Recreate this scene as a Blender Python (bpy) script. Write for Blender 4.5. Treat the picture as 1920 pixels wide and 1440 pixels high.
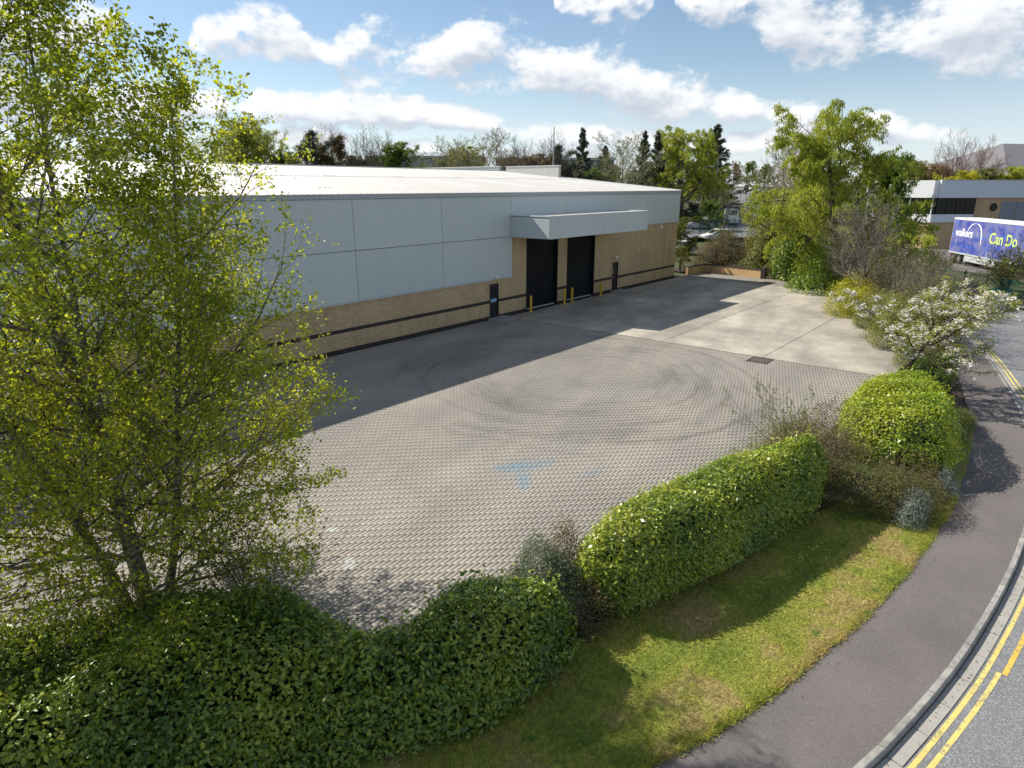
import bpy, math, random
import numpy as np
from math import radians, sin, cos, pi
from mathutils import Matrix, Vector

for o in list(bpy.data.objects): bpy.data.objects.remove(o)
S = bpy.context.scene
COL = S.collection
rng = np.random.default_rng(11)
random.seed(5)

# ------------------------------------------------------------------ camera
F, CX, CY, HZ, HC, VPX = 1220., 960., 720., 349., 8.0, 2016.
P = math.atan((CY - HZ) / F)
FH = F / cos(P)
YAW = math.atan((VPX - CX) / FH)
fh = np.array([cos(YAW), sin(YAW), 0.]); rt = np.array([sin(YAW), -cos(YAW), 0.])
fw = fh * cos(P) + np.array([0, 0, -sin(P)]); upv = np.cross(rt, fw)
cam = bpy.data.cameras.new('camera'); co = bpy.data.objects.new('camera', cam); COL.objects.link(co)
cam.sensor_width = 36; cam.lens = F / 1920 * 36; cam.clip_start = .1; cam.clip_end = 6000
co.matrix_world = Matrix([[rt[0], upv[0], -fw[0], 0], [rt[1], upv[1], -fw[1], 0], [rt[2], upv[2], -fw[2], HC], [0, 0, 0, 1]])
S.camera = co
def ray(x, y): return fw * F + rt * (x - CX) + upv * (CY - y)
def gnd(x, y, z=0.):
    d = ray(x, y); t = (z - HC) / d[2]; return np.array([0, 0, HC]) + d * t
def at(px, d):                       # ground position on the bearing of pixel column px, d metres ahead
    return fh * d + rt * ((px - CX) / FH * d)
def zat(y, d):                       # height reached by pixel row y at d metres ahead
    b = CY - y; return HC + d * (-F * sin(P) + b * cos(P)) / (F * cos(P) + b * sin(P))

# ------------------------------------------------------------------ sun, world, exposure
SUN = np.array([-.25, 1.08, 1.]); SUN /= np.linalg.norm(SUN)
sl = bpy.data.lights.new('sun', 'SUN'); sl.energy = 5.0; sl.angle = radians(.55); sl.color = (1, .935, .82)
so = bpy.data.objects.new('sun', sl); COL.objects.link(so)
so.rotation_euler = Vector(-SUN).to_track_quat('-Z', 'Y').to_euler(); so.location = (0, 30, 40)
S.view_settings.view_transform = 'Standard'; S.view_settings.look = 'None'
S.view_settings.exposure = 0.56; S.view_settings.gamma = 1
S.render.resolution_x = 1024; S.render.resolution_y = 768

class NT:
    """tiny node-tree helper"""
    def __init__(s, tree): s.t = tree; s.n = tree.nodes; s.l = tree.links
    def new(s, typ, **kw):
        n = s.n.new(typ)
        for k, v in kw.items():
            if k == 'i':
                for a, b in v.items(): s.put(n.inputs[a], b)
            else: setattr(n, k, v)
        return n
    def put(s, sock, v):
        if isinstance(v, bpy.types.NodeSocket): s.l.new(v, sock)
        elif isinstance(v, bpy.types.Node): s.l.new(v.outputs[0], sock)
        else:
            try: sock.default_value = v
            except Exception: sock.default_value = tuple(v) + (1,)
    def m(s, op, a, b=None, c=None, clamp=False):
        n = s.n.new('ShaderNodeMath'); n.operation = op; n.use_clamp = clamp
        for k, v in enumerate((a, b, c)):
            if v is not None: s.put(n.inputs[k], v)
        return n.outputs[0]
    def vm(s, op, a, b=None, scale=None):
        n = s.n.new('ShaderNodeVectorMath'); n.operation = op; s.put(n.inputs[0], a)
        if b is not None: s.put(n.inputs[1], b)
        if scale is not None: s.put(n.inputs['Scale'], scale)
        return n.outputs['Value'] if op in ('LENGTH', 'DOT_PRODUCT', 'DISTANCE') else n.outputs[0]
    def noise(s, vec, scale, detail=4, rough=.55, dist=0.):
        n = s.n.new('ShaderNodeTexNoise'); s.put(n.inputs['Vector'], vec); n.inputs['Scale'].default_value = scale
        n.inputs['Detail'].default_value = detail; n.inputs['Roughness'].default_value = rough; n.inputs['Distortion'].default_value = dist
        return n.outputs[0]
    def ramp(s, fac, stops, interp='LINEAR'):
        n = s.n.new('ShaderNodeValToRGB'); s.put(n.inputs[0], fac); n.color_ramp.interpolation = interp
        e = n.color_ramp.elements
        while len(e) < len(stops): e.new(.5)
        for k, (p, c) in enumerate(stops):
            e[k].position = p; e[k].color = (c, c, c, 1) if isinstance(c, (int, float)) else tuple(c) + (1,)
        return n.outputs[0]
    def mix(s, f, a, b, mode='MIX'):
        n = s.n.new('ShaderNodeMix'); n.data_type = 'RGBA'; n.blend_type = mode
        s.put(n.inputs[0], f); s.put(n.inputs[6], a); s.put(n.inputs[7], b); return n.outputs[2]
    def mapr(s, v, a, b, c=0., d=1.):
        n = s.n.new('ShaderNodeMapRange'); n.interpolation_type = 'SMOOTHSTEP'
        for k, x in enumerate((v, a, b, c, d)): s.put(n.inputs[k], x)
        return n.outputs[0]
    def xyz(s, v):
        n = s.n.new('ShaderNodeSeparateXYZ'); s.put(n.inputs[0], v); return n.outputs
    def comb(s, x, y, z=0.):
        n = s.n.new('ShaderNodeCombineXYZ')
        for k, v in enumerate((x, y, z)): s.put(n.inputs[k], v)
        return n.outputs[0]

# ---- sky: Nishita plus cumulus in azimuth/elevation space
def azel(px, py):
    d = ray(px, py); return math.atan2(d[1], d[0]), math.atan2(d[2], math.hypot(d[0], d[1]))
# cumulus bands: (px column, centre row, half height) along each band
BANDS = [[(335, 82, -9), (360, 82, 22), (380, 82, 40), (440, 82, 52), (490, 80, 60), (560, 86, 50), (600, 95, 22), (640, 118, 50), (690, 112, 62), (760, 116, 48), (810, 116, 38), (860, 110, 54), (930, 104, 70), (1000, 115, 60), (1060, 135, 44), (1120, 150, 64), (1190, 165, 62), (1260, 186, 48), (1330, 195, 46), (1400, 205, 36), (1450, 212, 22), (1500, 216, 28), (1560, 216, 12), (1590, 216, -9)],
         [(-60, 170, 60), (200, 200, 50), (340, 190, 32), (400, 190, 30), (440, 202, 10), (480, 200, 32), (560, 198, 36), (640, 200, 36), (720, 205, 36), (800, 208, 30), (880, 224, 24), (960, 246, 24), (1060, 250, 26), (1160, 256, 22), (1300, 262, 22), (1420, 262, 26), (1560, 240, 28), (1640, 240, 26), (1720, 250, 20), (1800, 255, 14), (1850, 255, -9)],
         [(-60, 40, 60), (60, 50, 60), (200, 40, 20), (300, 40, -9), (1010, 5, -9), (1050, 5, 20), (1100, 10, 32), (1150, 14, 40), (1210, 8, 26), (1245, 0, 8), (1290, 0, 32), (1350, 5, 42), (1400, 0, 44), (1450, 36, 56), (1500, 55, 66), (1580, 55, 66), (1680, 50, 60), (1760, 60, 64), (1850, 60, 74), (1920, 55, 78), (2010, 60, 80)],
         [(480, 255, -9), (520, 258, 22), (580, 256, 28), (640, 262, 20), (700, 275, -9), (730, 285, 14), (790, 280, 22), (830, 285, 10), (870, 285, -9), (1000, 285, 10), (1090, 285, 14), (1200, 290, -9)]]
U0, U1 = azel(-60, 250)[0], azel(2010, 250)[0]
def build_world():
    w = bpy.data.worlds.new('World'); S.world = w; w.use_nodes = True
    def band_group(name, full):
        g = bpy.data.node_groups.new(name, 'ShaderNodeTree')
        g.interface.new_socket('uv', in_out='INPUT', socket_type='NodeSocketVector')
        g.interface.new_socket('d', in_out='OUTPUT', socket_type='NodeSocketFloat')
        T = NT(g); gi = T.new('NodeGroupInput'); go = T.new('NodeGroupOutput')
        s = T.xyz(gi.outputs[0]); u, v = s[0], s[1]
        t = T.m('MULTIPLY', T.m('SUBTRACT', u, U0), 1 / (U1 - U0), clamp=True)
        base = None
        for bd in BANDS:
            cs, hs = [], []
            for (x, y, h) in bd:
                a0, e0 = azel(x, y); tt = (a0 - U0) / (U1 - U0); cs.append((tt, e0 / .5)); hs.append((tt, max(.02, .02 + h / FH * .95 * 8)))
            def curve(pts):
                n = T.new('ShaderNodeFloatCurve'); cv = n.mapping.curves[0]; n.inputs[0].default_value = 1
                pts = sorted(pts); pts = ([(0., pts[0][1])] if pts[0][0] > .001 else []) + [p for p in pts if p[0] < .999] + [(1., pts[-1][1])]
                cv.points[0].location = pts[0]; cv.points[1].location = pts[-1]
                for p in pts[1:-1]: cv.points.new(*p)
                n.mapping.update(); T.put(n.inputs[1], t); return n.outputs[0]
            dv = T.m('SUBTRACT', v, T.m('MULTIPLY', curve(cs), .5)); h = T.m('MULTIPLY', T.m('SUBTRACT', curve(hs), .02), 1 / 8.)
            h = T.m('MAXIMUM', h, .002); dv = T.m('DIVIDE', dv, h)
            q = T.m('SUBTRACT', 1., T.m('MULTIPLY', dv, dv)); q = T.m('SUBTRACT', q, T.mapr(h, .010, .003, 0., 3.))
            base = q if base is None else T.m('SMOOTH_MAX', base, q, .25)
        far = T.m('MULTIPLY', T.m('SUBTRACT', T.noise(T.vm('MULTIPLY', gi.outputs[0], (3.2, 7, 1)), 1., 1, .5), .5), 7.)
        a0, e0 = azel(960, 250)
        outm = T.m('MAXIMUM', T.mapr(T.m('ABSOLUTE', T.m('SUBTRACT', u, a0)), .70, .80), T.mapr(v, .30, .40))
        far = T.m('SUBTRACT', far, T.m('MULTIPLY', T.m('SUBTRACT', 1., outm), 9.))
        base = T.m('SUBTRACT', base, T.m('MULTIPLY', outm, 9.))
        base = T.m('MAXIMUM', T.m('MAXIMUM', base, -1.3), far)
        d = T.m('ADD', base, T.m('MULTIPLY', T.m('SUBTRACT', T.noise(T.vm('MULTIPLY', gi.outputs[0], (11, 17, 1)), 1., 7 if full else 3, .58), .5), 4.6))
        if full: d = T.m('ADD', d, T.m('MULTIPLY', T.m('SUBTRACT', T.noise(T.vm('MULTIPLY', gi.outputs[0], (45, 62, 1)), 1., 4, .62), .5), 1.7))
        T.l.new(d, go.inputs[0]); return g
    g0, g1 = band_group('cloud_density', True), band_group('cloud_density_soft', False)
    T = NT(w.node_tree); T.n.clear()
    tc = T.new('ShaderNodeTexCoord'); D = tc.outputs['Generated']; c = T.xyz(D)
    u = T.m('ARCTAN2', c[1], c[0]); v = T.m('ARCSINE', c[2])
    uv = T.comb(u, v)
    def grp(g, off):
        n = T.new('ShaderNodeGroup', node_tree=g); T.put(n.inputs[0], T.vm('ADD', uv, off)); return n.outputs[0]
    d0, d1 = grp(g0, (0, 0, 0)), grp(g1, (.012, .024, 0))
    alpha = T.mapr(d0, .0, 1.0)
    lit = T.mapr(T.m('SUBTRACT', T.m('MULTIPLY', d0, .75), d1), -1.05, .75)
    sky = T.new('ShaderNodeTexSky', sky_type='NISHITA', sun_disc=False)
    sky.sun_elevation = math.asin(SUN[2]); sky.sun_rotation = math.atan2(SUN[0], SUN[1])
    sky.air_density = 1.0; sky.dust_density = .12; sky.ozone_density = 1.2; sky.altitude = 50
    ccol = T.mix(lit, (4.8, 5.3, 6.1, 1), (8.3, 8.4, 8.5, 1))
    veil = T.mapr(v, .17, .0)
    colr = T.mix(T.m('MULTIPLY', veil, .6), sky.outputs[0], (6.2, 7.05, 8.5, 1))
    colr = T.mix(T.m('MULTIPLY', alpha, .96), colr, ccol)
    bg = T.new('ShaderNodeBackground', i={0: colr, 1: .084}); out = T.new('ShaderNodeOutputWorld', i={0: bg})
    w.cycles.sampling_method = 'MANUAL'; w.cycles.sample_map_resolution = 256
build_world()

# ------------------------------------------------------------------ helpers: objects
def link(name, me, parent=None, mats=()):
    o = bpy.data.objects.new(name, me); COL.objects.link(o)
    for m_ in mats: me.materials.append(m_)
    if parent is not None: o.parent = parent
    return o
def tag(o, label=None, cat=None, group=None, kind=None):
    if label: o['label'] = label
    if cat: o['category'] = cat
    if group: o['group'] = group
    if kind: o['kind'] = kind
    return o
def thing(name, label, cat, loc=(0, 0, 0), rz=0., group=None):
    o = bpy.data.objects.new(name, None); COL.objects.link(o); o.empty_display_size = .3
    o.location = loc; o.rotation_euler = (0, 0, rz)
    return tag(o, label, cat, group)
def copy_tree(o, parent=None):
    c = o.copy(); COL.objects.link(c); c.parent = parent
    for ch in list(o.children): copy_tree(ch, c)
    return c
class MB:
    """collects shapes in one mesh"""
    def __init__(s): s.v = []; s.f = []
    def box(s, x0, x1, y0, y1, z0, z1):
        b = len(s.v); s.v += [(x0, y0, z0), (x1, y0, z0), (x1, y1, z0), (x0, y1, z0), (x0, y0, z1), (x1, y0, z1), (x1, y1, z1), (x0, y1, z1)]
        s.f += [tuple(b + k for k in q) for q in ((0, 3, 2, 1), (4, 5, 6, 7), (0, 1, 5, 4), (1, 2, 6, 5), (2, 3, 7, 6), (3, 0, 4, 7))]; return s
    def cbox(s, x0, x1, y0, y1, z0, z1, c):      # box with chamfered vertical + top edges
        b = len(s.v)
        def ring(i, z): return [(x0 + i + c, y0 + i, z), (x1 - i - c, y0 + i, z), (x1 - i, y0 + i + c, z), (x1 - i, y1 - i - c, z), (x1 - i - c, y1 - i, z), (x0 + i + c, y1 - i, z), (x0 + i, y1 - i - c, z), (x0 + i, y0 + i + c, z)]
        s.v += ring(0, z0) + ring(0, z1 - c) + ring(c, z1)
        for k in range(2):
            for j in range(8): s.f.append((b + k * 8 + j, b + k * 8 + (j + 1) % 8, b + k * 8 + 8 + (j + 1) % 8, b + k * 8 + 8 + j))
        s.f.append(tuple(b + 16 + j for j in range(8))); s.f.append(tuple(b + 7 - j for j in range(8))); return s
    def prism(s, pts, axis, a0, a1):             # polygon in the other two axes extruded along axis
        b = len(s.v); n = len(pts)
        for a in (a0, a1):
            for (p, q) in pts: s.v.append({'x': (a, p, q), 'y': (p, a, q), 'z': (p, q, a)}[axis])
        for j in range(n): s.f.append((b + j, b + (j + 1) % n, b + n + (j + 1) % n, b + n + j))
        s.f.append(tuple(b + j for j in reversed(range(n)))); s.f.append(tuple(b + n + j for j in range(n))); return s
    def cyl(s, p0, p1, r0, r1=None, n=12):
        r1 = r0 if r1 is None else r1; p0 = np.array(p0, float); p1 = np.array(p1, float); d = p1 - p0; d /= np.linalg.norm(d)
        a = np.cross(d, (0, 0, 1.) if abs(d[2]) < .9 else (1., 0, 0)); a /= np.linalg.norm(a); c = np.cross(d, a); b = len(s.v)
        for p, r in ((p0, r0), (p1, r1)):
            for k in range(n): t = 2 * pi * k / n; s.v.append(tuple(p + r * (a * cos(t) + c * sin(t))))
        for k in range(n): s.f.append((b + k, b + (k + 1) % n, b + n + (k + 1) % n, b + n + k))
        s.f.append(tuple(b + k for k in reversed(range(n)))); s.f.append(tuple(b + n + k for k in range(n))); return s
    def dome(s, c, r, h, n=12, k=4):
        b = len(s.v)
        for i in range(k):
            t = pi / 2 * i / k
            for j in range(n): q = 2 * pi * j / n; s.v.append((c[0] + r * cos(t) * cos(q), c[1] + r * cos(t) * sin(q), c[2] + h * sin(t)))
        s.v.append((c[0], c[1], c[2] + h)); top = len(s.v) - 1
        for i in range(k - 1):
            for j in range(n): s.f.append((b + i * n + j, b + i * n + (j + 1) % n, b + (i + 1) * n + (j + 1) % n, b + (i + 1) * n + j))
        for j in range(n): s.f.append((b + (k - 1) * n + j, b + (k - 1) * n + (j + 1) % n, top))
        return s
    def build(s, name, mat, parent=None, world=False, smooth=False):
        me = bpy.data.meshes.new(name); me.from_pydata(s.v, [], s.f); me.update()
        o = link(name, me, parent, (mat,))
        if smooth: me.shade_smooth()
        if world and parent is not None: o.matrix_parent_inverse = Matrix.Translation(-Vector(parent.location))
        return o
def np_mesh(name, verts, faces, mats, attr=None, mi=None, smooth=False):
    """faces: list of int arrays (m,k)"""
    me = bpy.data.meshes.new(name); verts = np.asarray(verts, np.float32)
    me.vertices.add(len(verts)); me.vertices.foreach_set('co', verts.ravel())
    tot = sum(f.size for f in faces); npoly = sum(len(f) for f in faces)
    me.loops.add(tot); me.loops.foreach_set('vertex_index', np.concatenate([f.ravel() for f in faces]).astype(np.int32))
    st = []; b = 0
    for f in faces: st.append(b + np.arange(len(f)) * f.shape[1]); b += f.size
    me.polygons.add(npoly); me.polygons.foreach_set('loop_start', np.concatenate(st).astype(np.int32))
    if mi is not None: me.polygons.foreach_set('material_index', mi.astype(np.int32))
    if smooth: me.polygons.foreach_set('use_smooth', np.ones(npoly, bool))
    me.update(calc_edges=True)
    if attr is not None:
        a = me.attributes.new('v', 'FLOAT', 'POINT'); a.data.foreach_set('value', np.asarray(attr, np.float32))
    for m_ in mats: me.materials.append(m_)
    return me

# ------------------------------------------------------------------ materials
def mat(name):
    m_ = bpy.data.materials.new(name); m_.use_nodes = True; T = NT(m_.node_tree); T.n.clear()
    out = T.new('ShaderNodeOutputMaterial'); return m_, T, out
def pbsdf(T, out, col, rough=.7, bump=None, metal=0., spec=.4, bstr=.3, bdist=.02):
    b = T.new('ShaderNodeBsdfPrincipled', i={'Base Color': col, 'Roughness': rough, 'Metallic': metal, 'Specular IOR Level': spec})
    if bump is not None:
        n = T.new('ShaderNodeBump', i={'Strength': bstr, 'Distance': bdist, 'Height': bump}); T.l.new(n.outputs[0], b.inputs['Normal'])
    T.l.new(b.outputs[0], out.inputs[0]); return b
def simple(name, col, rough=.6, metal=0., var=.12, scale=3., spec=.4, fine=40.):
    m_, T, out = mat(name); pos = T.new('ShaderNodeNewGeometry').outputs['Position']
    n = T.noise(pos, scale, 5); n2 = T.noise(pos, fine, 3)
    f = T.m('MULTIPLY_ADD', T.m('SUBTRACT', n, .5), 2 * var, T.m('MULTIPLY_ADD', T.m('SUBTRACT', n2, .5), var, 1.))
    pbsdf(T, out, T.mix(1., tuple(col) + (1,), f, 'MULTIPLY'), T.m('MULTIPLY_ADD', n2, .15, rough - .07), None, metal, spec); return m_
def leaf_mat(name, cols, rough=.45, transl=.35, tcol=None, spec=.4):
    m_, T, out = mat(name); a = T.new('ShaderNodeAttribute', attribute_name='v').outputs['Fac']
    k = len(cols); c = T.ramp(a, [(i / (k - 1), cc) for i, cc in enumerate(cols)])
    b = T.new('ShaderNodeBsdfPrincipled', i={'Base Color': c, 'Roughness': rough, 'Specular IOR Level': spec})
    t = T.new('ShaderNodeBsdfTranslucent', i={0: T.mix(1., c, tuple(tcol or (1.5, 1.5, .7)) + (1,), 'MULTIPLY')})
    mx = T.new('ShaderNodeMixShader', i={0: transl, 1: b, 2: t}); T.l.new(mx.outputs[0], out.inputs[0]); return m_
def bark_mat(name, c0, c1, scale=6., horiz=False):
    m_, T, out = mat(name); pos = T.new('ShaderNodeNewGeometry').outputs['Position']
    n = T.noise(T.vm('MULTIPLY', pos, (1, 1, 5) if horiz else (4, 4, 1)), scale, 5, .6)
    pbsdf(T, out, T.ramp(n, [(.35, c0), (.62, c1)]), .85, n, bstr=.6); return m_
M = {}
M['bark_grey'] = bark_mat('bark_grey', (.06, .05, .04), (.16, .14, .115))
M['bark_pale'] = bark_mat('bark_pale', (.12, .10, .085), (.28, .25, .21))
M['bark_red'] = bark_mat('bark_red', (.16, .09, .075), (.30, .20, .17))
M['bark_dark'] = bark_mat('bark_dark', (.035, .028, .022), (.08, .065, .05))
M['bark_birch'] = bark_mat('bark_birch', (.05, .042, .035), (.33, .30, .26), 5., True)
M['birch_leaf'] = leaf_mat('birch_leaf', [(.15, .20, .022), (.27, .32, .036), (.42, .43, .07)], .42, .58, (1.5, 1.45, .45))
M['laurel'] = leaf_mat('laurel_leaf', [(.048, .10, .014), (.115, .19, .020), (.225, .295, .032), (.37, .38, .045)], .32, .22, (1.3, 1.5, .5), .5)
M['laurel_yellow'] = leaf_mat('laurel_yellow_leaf', [(.045, .11, .012), (.16, .25, .016), (.32, .38, .024), (.42, .42, .03)], .36, .25, (1.3, 1.4, .5), .5)
M['lime_leaf'] = leaf_mat('lime_leaf', [(.13, .16, .025), (.25, .28, .04), (.35, .34, .07)], .5, .4)
M['green_leaf'] = leaf_mat('green_leaf', [(.06, .105, .018), (.12, .185, .024), (.21, .26, .04)], .5, .35)
M['willow_leaf'] = leaf_mat('willow_leaf', [(.16, .20, .025), (.29, .335, .04), (.42, .43, .075)], .5, .45)
M['pale_leaf'] = leaf_mat('pale_leaf', [(.17, .17, .09), (.30, .29, .19), (.44, .42, .33)], .6, .35, (1, 1, .8))
M['brown_leaf'] = leaf_mat('brown_leaf', [(.07, .06, .025), (.14, .105, .042), (.22, .175, .06)], .7, .25, (1.2, 1, .6))
M['olive_leaf'] = leaf_mat('olive_leaf', [(.075, .09, .024), (.15, .165, .036), (.24, .235, .065)], .6, .3)
M['hebe_leaf'] = leaf_mat('hebe_leaf', [(.05, .075, .035), (.09, .12, .06), (.15, .17, .10)], .6, .2, (1, 1.1, .8))
M['silver_leaf'] = leaf_mat('silver_leaf', [(.10, .13, .10), (.20, .23, .20), (.32, .35, .31)], .6, .2, (1, 1, .9))
M['conifer'] = leaf_mat('conifer_needles', [(.04, .058, .036), (.07, .09, .052), (.115, .135, .075)], .6, .12, (1, 1.2, .7))
M['pine'] = leaf_mat('pine_needles', [(.045, .06, .038), (.075, .09, .055), (.12, .12, .075)], .6, .12, (1, 1.1, .7))
M['gold_leaf'] = leaf_mat('golden_leaf', [(.20, .21, .016), (.42, .40, .02), (.58, .52, .03)], .5, .35, (1.3, 1.3, .5))
M['blossom'] = leaf_mat('blossom_petal', [(.62, .60, .58), (.80, .78, .77), (.88, .86, .85)], .6, .3, (1, 1, 1))
M['orange_leaf'] = leaf_mat('orange_leaf', [(.15, .12, .05), (.23, .175, .075), (.28, .23, .10)], .6, .3, (1.2, 1, .5))
M['grass_blade'] = leaf_mat('grass_blade', [(.07, .085, .016), (.11, .135, .02), (.17, .165, .045)], .6, .3)
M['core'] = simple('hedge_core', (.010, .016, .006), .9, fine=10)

# ------------------------------------------------------------------ terrain
def sstep(a, b, x): t = np.clip((x - a) / (b - a), 0, 1); return t * t * (3 - 2 * t)
def terr(x, y):
    x = np.asarray(x, float); y = np.asarray(y, float)
    d = x * fh[0] + y * fh[1]; lat = x * rt[0] + y * rt[1]
    q = lat / np.maximum(d, 1.)
    h = 7. * sstep(60, 165, d) * sstep(.50, .38, q) * sstep(52, 75, x)
    return h - .16
def ground():
    def ax(lo, hi): return np.concatenate([np.linspace(-2500, lo - 60, 10), np.arange(lo, hi, 4.), np.linspace(hi + 60, 2500, 14)])
    xs = ax(-60, 300); ys = ax(-80, 200); X, Y = np.meshgrid(xs, ys, indexing='ij'); Z = terr(X, Y)
    nx, ny = X.shape; idx = np.arange(nx * ny).reshape(nx, ny)
    f = np.stack([idx[:-1, :-1], idx[1:, :-1], idx[1:, 1:], idx[:-1, 1:]], -1).reshape(-1, 4)
    m_, T, out = mat('rough_grass'); pos = T.new('ShaderNodeNewGeometry').outputs['Position']
    n = T.noise(pos, .15, 6); n2 = T.noise(pos, 3., 6, .7)
    c = T.mix(T.mapr(n, .4, .6), (.055, .075, .02, 1), (.075, .06, .035, 1)); c = T.mix(.5, c, T.ramp(n2, [(.3, .25), (.7, 1.6)]), 'MULTIPLY')
    pbsdf(T, out, c, .95, n2, bdist=.1)
    tag(link('ground', np_mesh('ground', np.stack([X, Y, Z], -1).reshape(-1, 3), [f], (m_,), smooth=True)), 'rough grass and soil of the land around the yard', kind='structure')
ground()

# ---- yard surface stains shared by blocks and concrete (wear marks with a shape of their own)
def yard_stain(T, pos):
    s = T.xyz(pos); p2 = T.comb(s[0], s[1], 0.)
    c = (23.0, 15.4, 0)
    rel = T.vm('SUBTRACT', p2, c); wob = T.noise(p2, .25, 3)
    r = T.m('ADD', T.vm('LENGTH', rel), T.m('MULTIPLY', T.m('SUBTRACT', wob, .5), 2.2)); q = T.xyz(rel)
    ang = T.m('ARCTAN2', q[1], q[0])
    ring = T.noise(T.comb(T.m('MULTIPLY', r, 1.5), T.m('MULTIPLY', ang, .9), 0.), 1., 5, .62)
    rm = T.m('MULTIPLY', T.mapr(r, 9.4, 8.2), T.mapr(r, 2.2, 4.2))
    ring = T.m('MULTIPLY', T.mapr(T.m('ABSOLUTE', T.m('SUBTRACT', ring, .60)), .10, .02), rm)
    # narrow tyre tracks
    tr = None
    for rad, w in ((6.42, .13), (7.85, .11), (5.1, .10)):
        k = T.m('MULTIPLY', T.mapr(T.m('ABSOLUTE', T.m('SUBTRACT', T.m('ADD', T.vm('LENGTH', rel), T.m('MULTIPLY', T.m('SUBTRACT', T.noise(p2, .12, 1), .5), 1.6)), rad)), w * 1.6, w * .3), T.mapr(T.noise(T.comb(ang, rad, 0.), 1.7, 2), .42, .60))
        tr = k if tr is None else T.m('MAXIMUM', tr, k)
    st = T.noise(T.vm('MULTIPLY', T.comb(T.m('ADD', s[0], T.m('MULTIPLY', s[1], .45)), T.m('SUBTRACT', s[1], T.m('MULTIPLY', s[0], .25)), 0.), (.09, .33, 1)), 1., 6, .6)
    pat = T.noise(p2, .22, 6, .6, .6)
    f = T.m('MULTIPLY_ADD', T.m('SUBTRACT', pat, .5), .6, 1.)
    f = T.m('ADD', f, T.m('MULTIPLY', T.m('SUBTRACT', st, .5), 1.05))
    f = T.m('SUBTRACT', f, T.m('MULTIPLY', ring, .14)); f = T.m('SUBTRACT', f, T.m('MULTIPLY', tr, .20))
    return T.m('MAXIMUM', f, .35), p2, T.mapr(st, .38, .62)
def blue_stain(T, p2):
    w = T.noise(p2, 1.1, 6, .7); m_ = None
    for (x, y, a, b, th, k) in ((13.9, 11.2, 1.15, .38, -.52, 1.), (13.3, 10.6, .75, .26, .72, .8), (14.9, 9.3, .6, .22, -.2, .45)):
        rel = T.xyz(T.vm('SUBTRACT', p2, (x, y, 0)))
        u = T.m('MULTIPLY', T.m('ADD', T.m('MULTIPLY', rel[0], cos(th)), T.m('MULTIPLY', rel[1], sin(th))), 1 / a)
        v = T.m('MULTIPLY', T.m('ADD', T.m('MULTIPLY', rel[0], -sin(th)), T.m('MULTIPLY', rel[1], cos(th))), 1 / b)
        q = T.m('ADD', T.m('MULTIPLY_ADD', u, u, T.m('MULTIPLY', v, v)), T.m('MULTIPLY', T.m('SUBTRACT', w, .5), 3.4))
        q = T.m('MULTIPLY', T.mapr(q, 1.3, -.4), k); m_ = q if m_ is None else T.m('MAXIMUM', m_, q)
    return m_
def paving_mat():
    m_, T, out = mat('block_paving'); pos = T.new('ShaderNodeNewGeometry').outputs['Position']
    a = T.new('ShaderNodeAttribute', attribute_name='v').outputs['Fac']
    f, p2, warm = yard_stain(T, pos)
    base = T.ramp(a, [(0, (.235, .205, .168)), (.5, (.270, .237, .195)), (.85, (.305, .268, .22)), (1, (.29, .225, .175))])
    base = T.mix(T.m('MULTIPLY', warm, .35), (.262, .243, .217, 1), base)
    c = T.mix(1., base, f, 'MULTIPLY')
    n = T.noise(pos, 60., 3); c = T.mix(.5, c, T.ramp(n, [(.3, .7), (.7, 1.25)]), 'MULTIPLY')
    # moss / dirt at the edges by the beds
    c = T.mix(T.m('MULTIPLY', blue_stain(T, p2), .68), c, (.12, .23, .32, 1))
    # pale paint spots
    sp = None
    for (x, y, r_) in ((8.1, 12.4, .16), (7.4, 10.8, .20), (9.8, 16.4, .22), (7.55, 11.0, .12)):
        q = T.mapr(T.m('ADD', T.vm('DISTANCE', T.vm('MULTIPLY', p2, (1, 1, 0)), (x, y, 0)), T.m('MULTIPLY', T.m('SUBTRACT', n, .5), .25)), r_, r_ * .5); sp = q if sp is None else T.m('MAXIMUM', sp, q)
    c = T.mix(T.m('MULTIPLY', sp, .5), c, (.5, .54, .52, 1))
    pbsdf(T, out, c, .85, n, bstr=.25, bdist=.01); return m_
M['paving'] = paving_mat()
def concrete_mat():
    m_, T, out = mat('yard_concrete'); pos = T.new('ShaderNodeNewGeometry').outputs['Position']
    f, p2, warm = yard_stain(T, pos); a = T.new('ShaderNodeObjectInfo').outputs['Random']
    n = T.noise(pos, 35., 4, .7); n3 = T.noise(p2, .55, 6, .62, .4)
    c = T.mix(warm, (.295, .270, .230, 1), (.345, .315, .265, 1)); c = T.mix(.85, c, f, 'MULTIPLY')
    c = T.mix(.65, c, T.ramp(n3, [(.3, .58), (.55, 1.), (.72, 1.4)]), 'MULTIPLY')
    c = T.mix(1., c, T.m('MULTIPLY_ADD', a, .16, .92), 'MULTIPLY')
    br = T.noise(T.vm('MULTIPLY', pos, (1.5, 40, 1)), 1., 3); c = T.mix(.22, c, T.ramp(br, [(.3, .7), (.7, 1.3)]), 'MULTIPLY')
    pbsdf(T, out, c, .8, n, bstr=.2, bdist=.01); return m_
M['concrete'] = concrete_mat()
M['joint'] = simple('joint_sand', (.185, .160, .128), .95, var=.3)
M['soil'] = simple('bark_soil', (.045, .034, .024), .95, var=.45, scale=1.2, fine=30)

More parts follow.
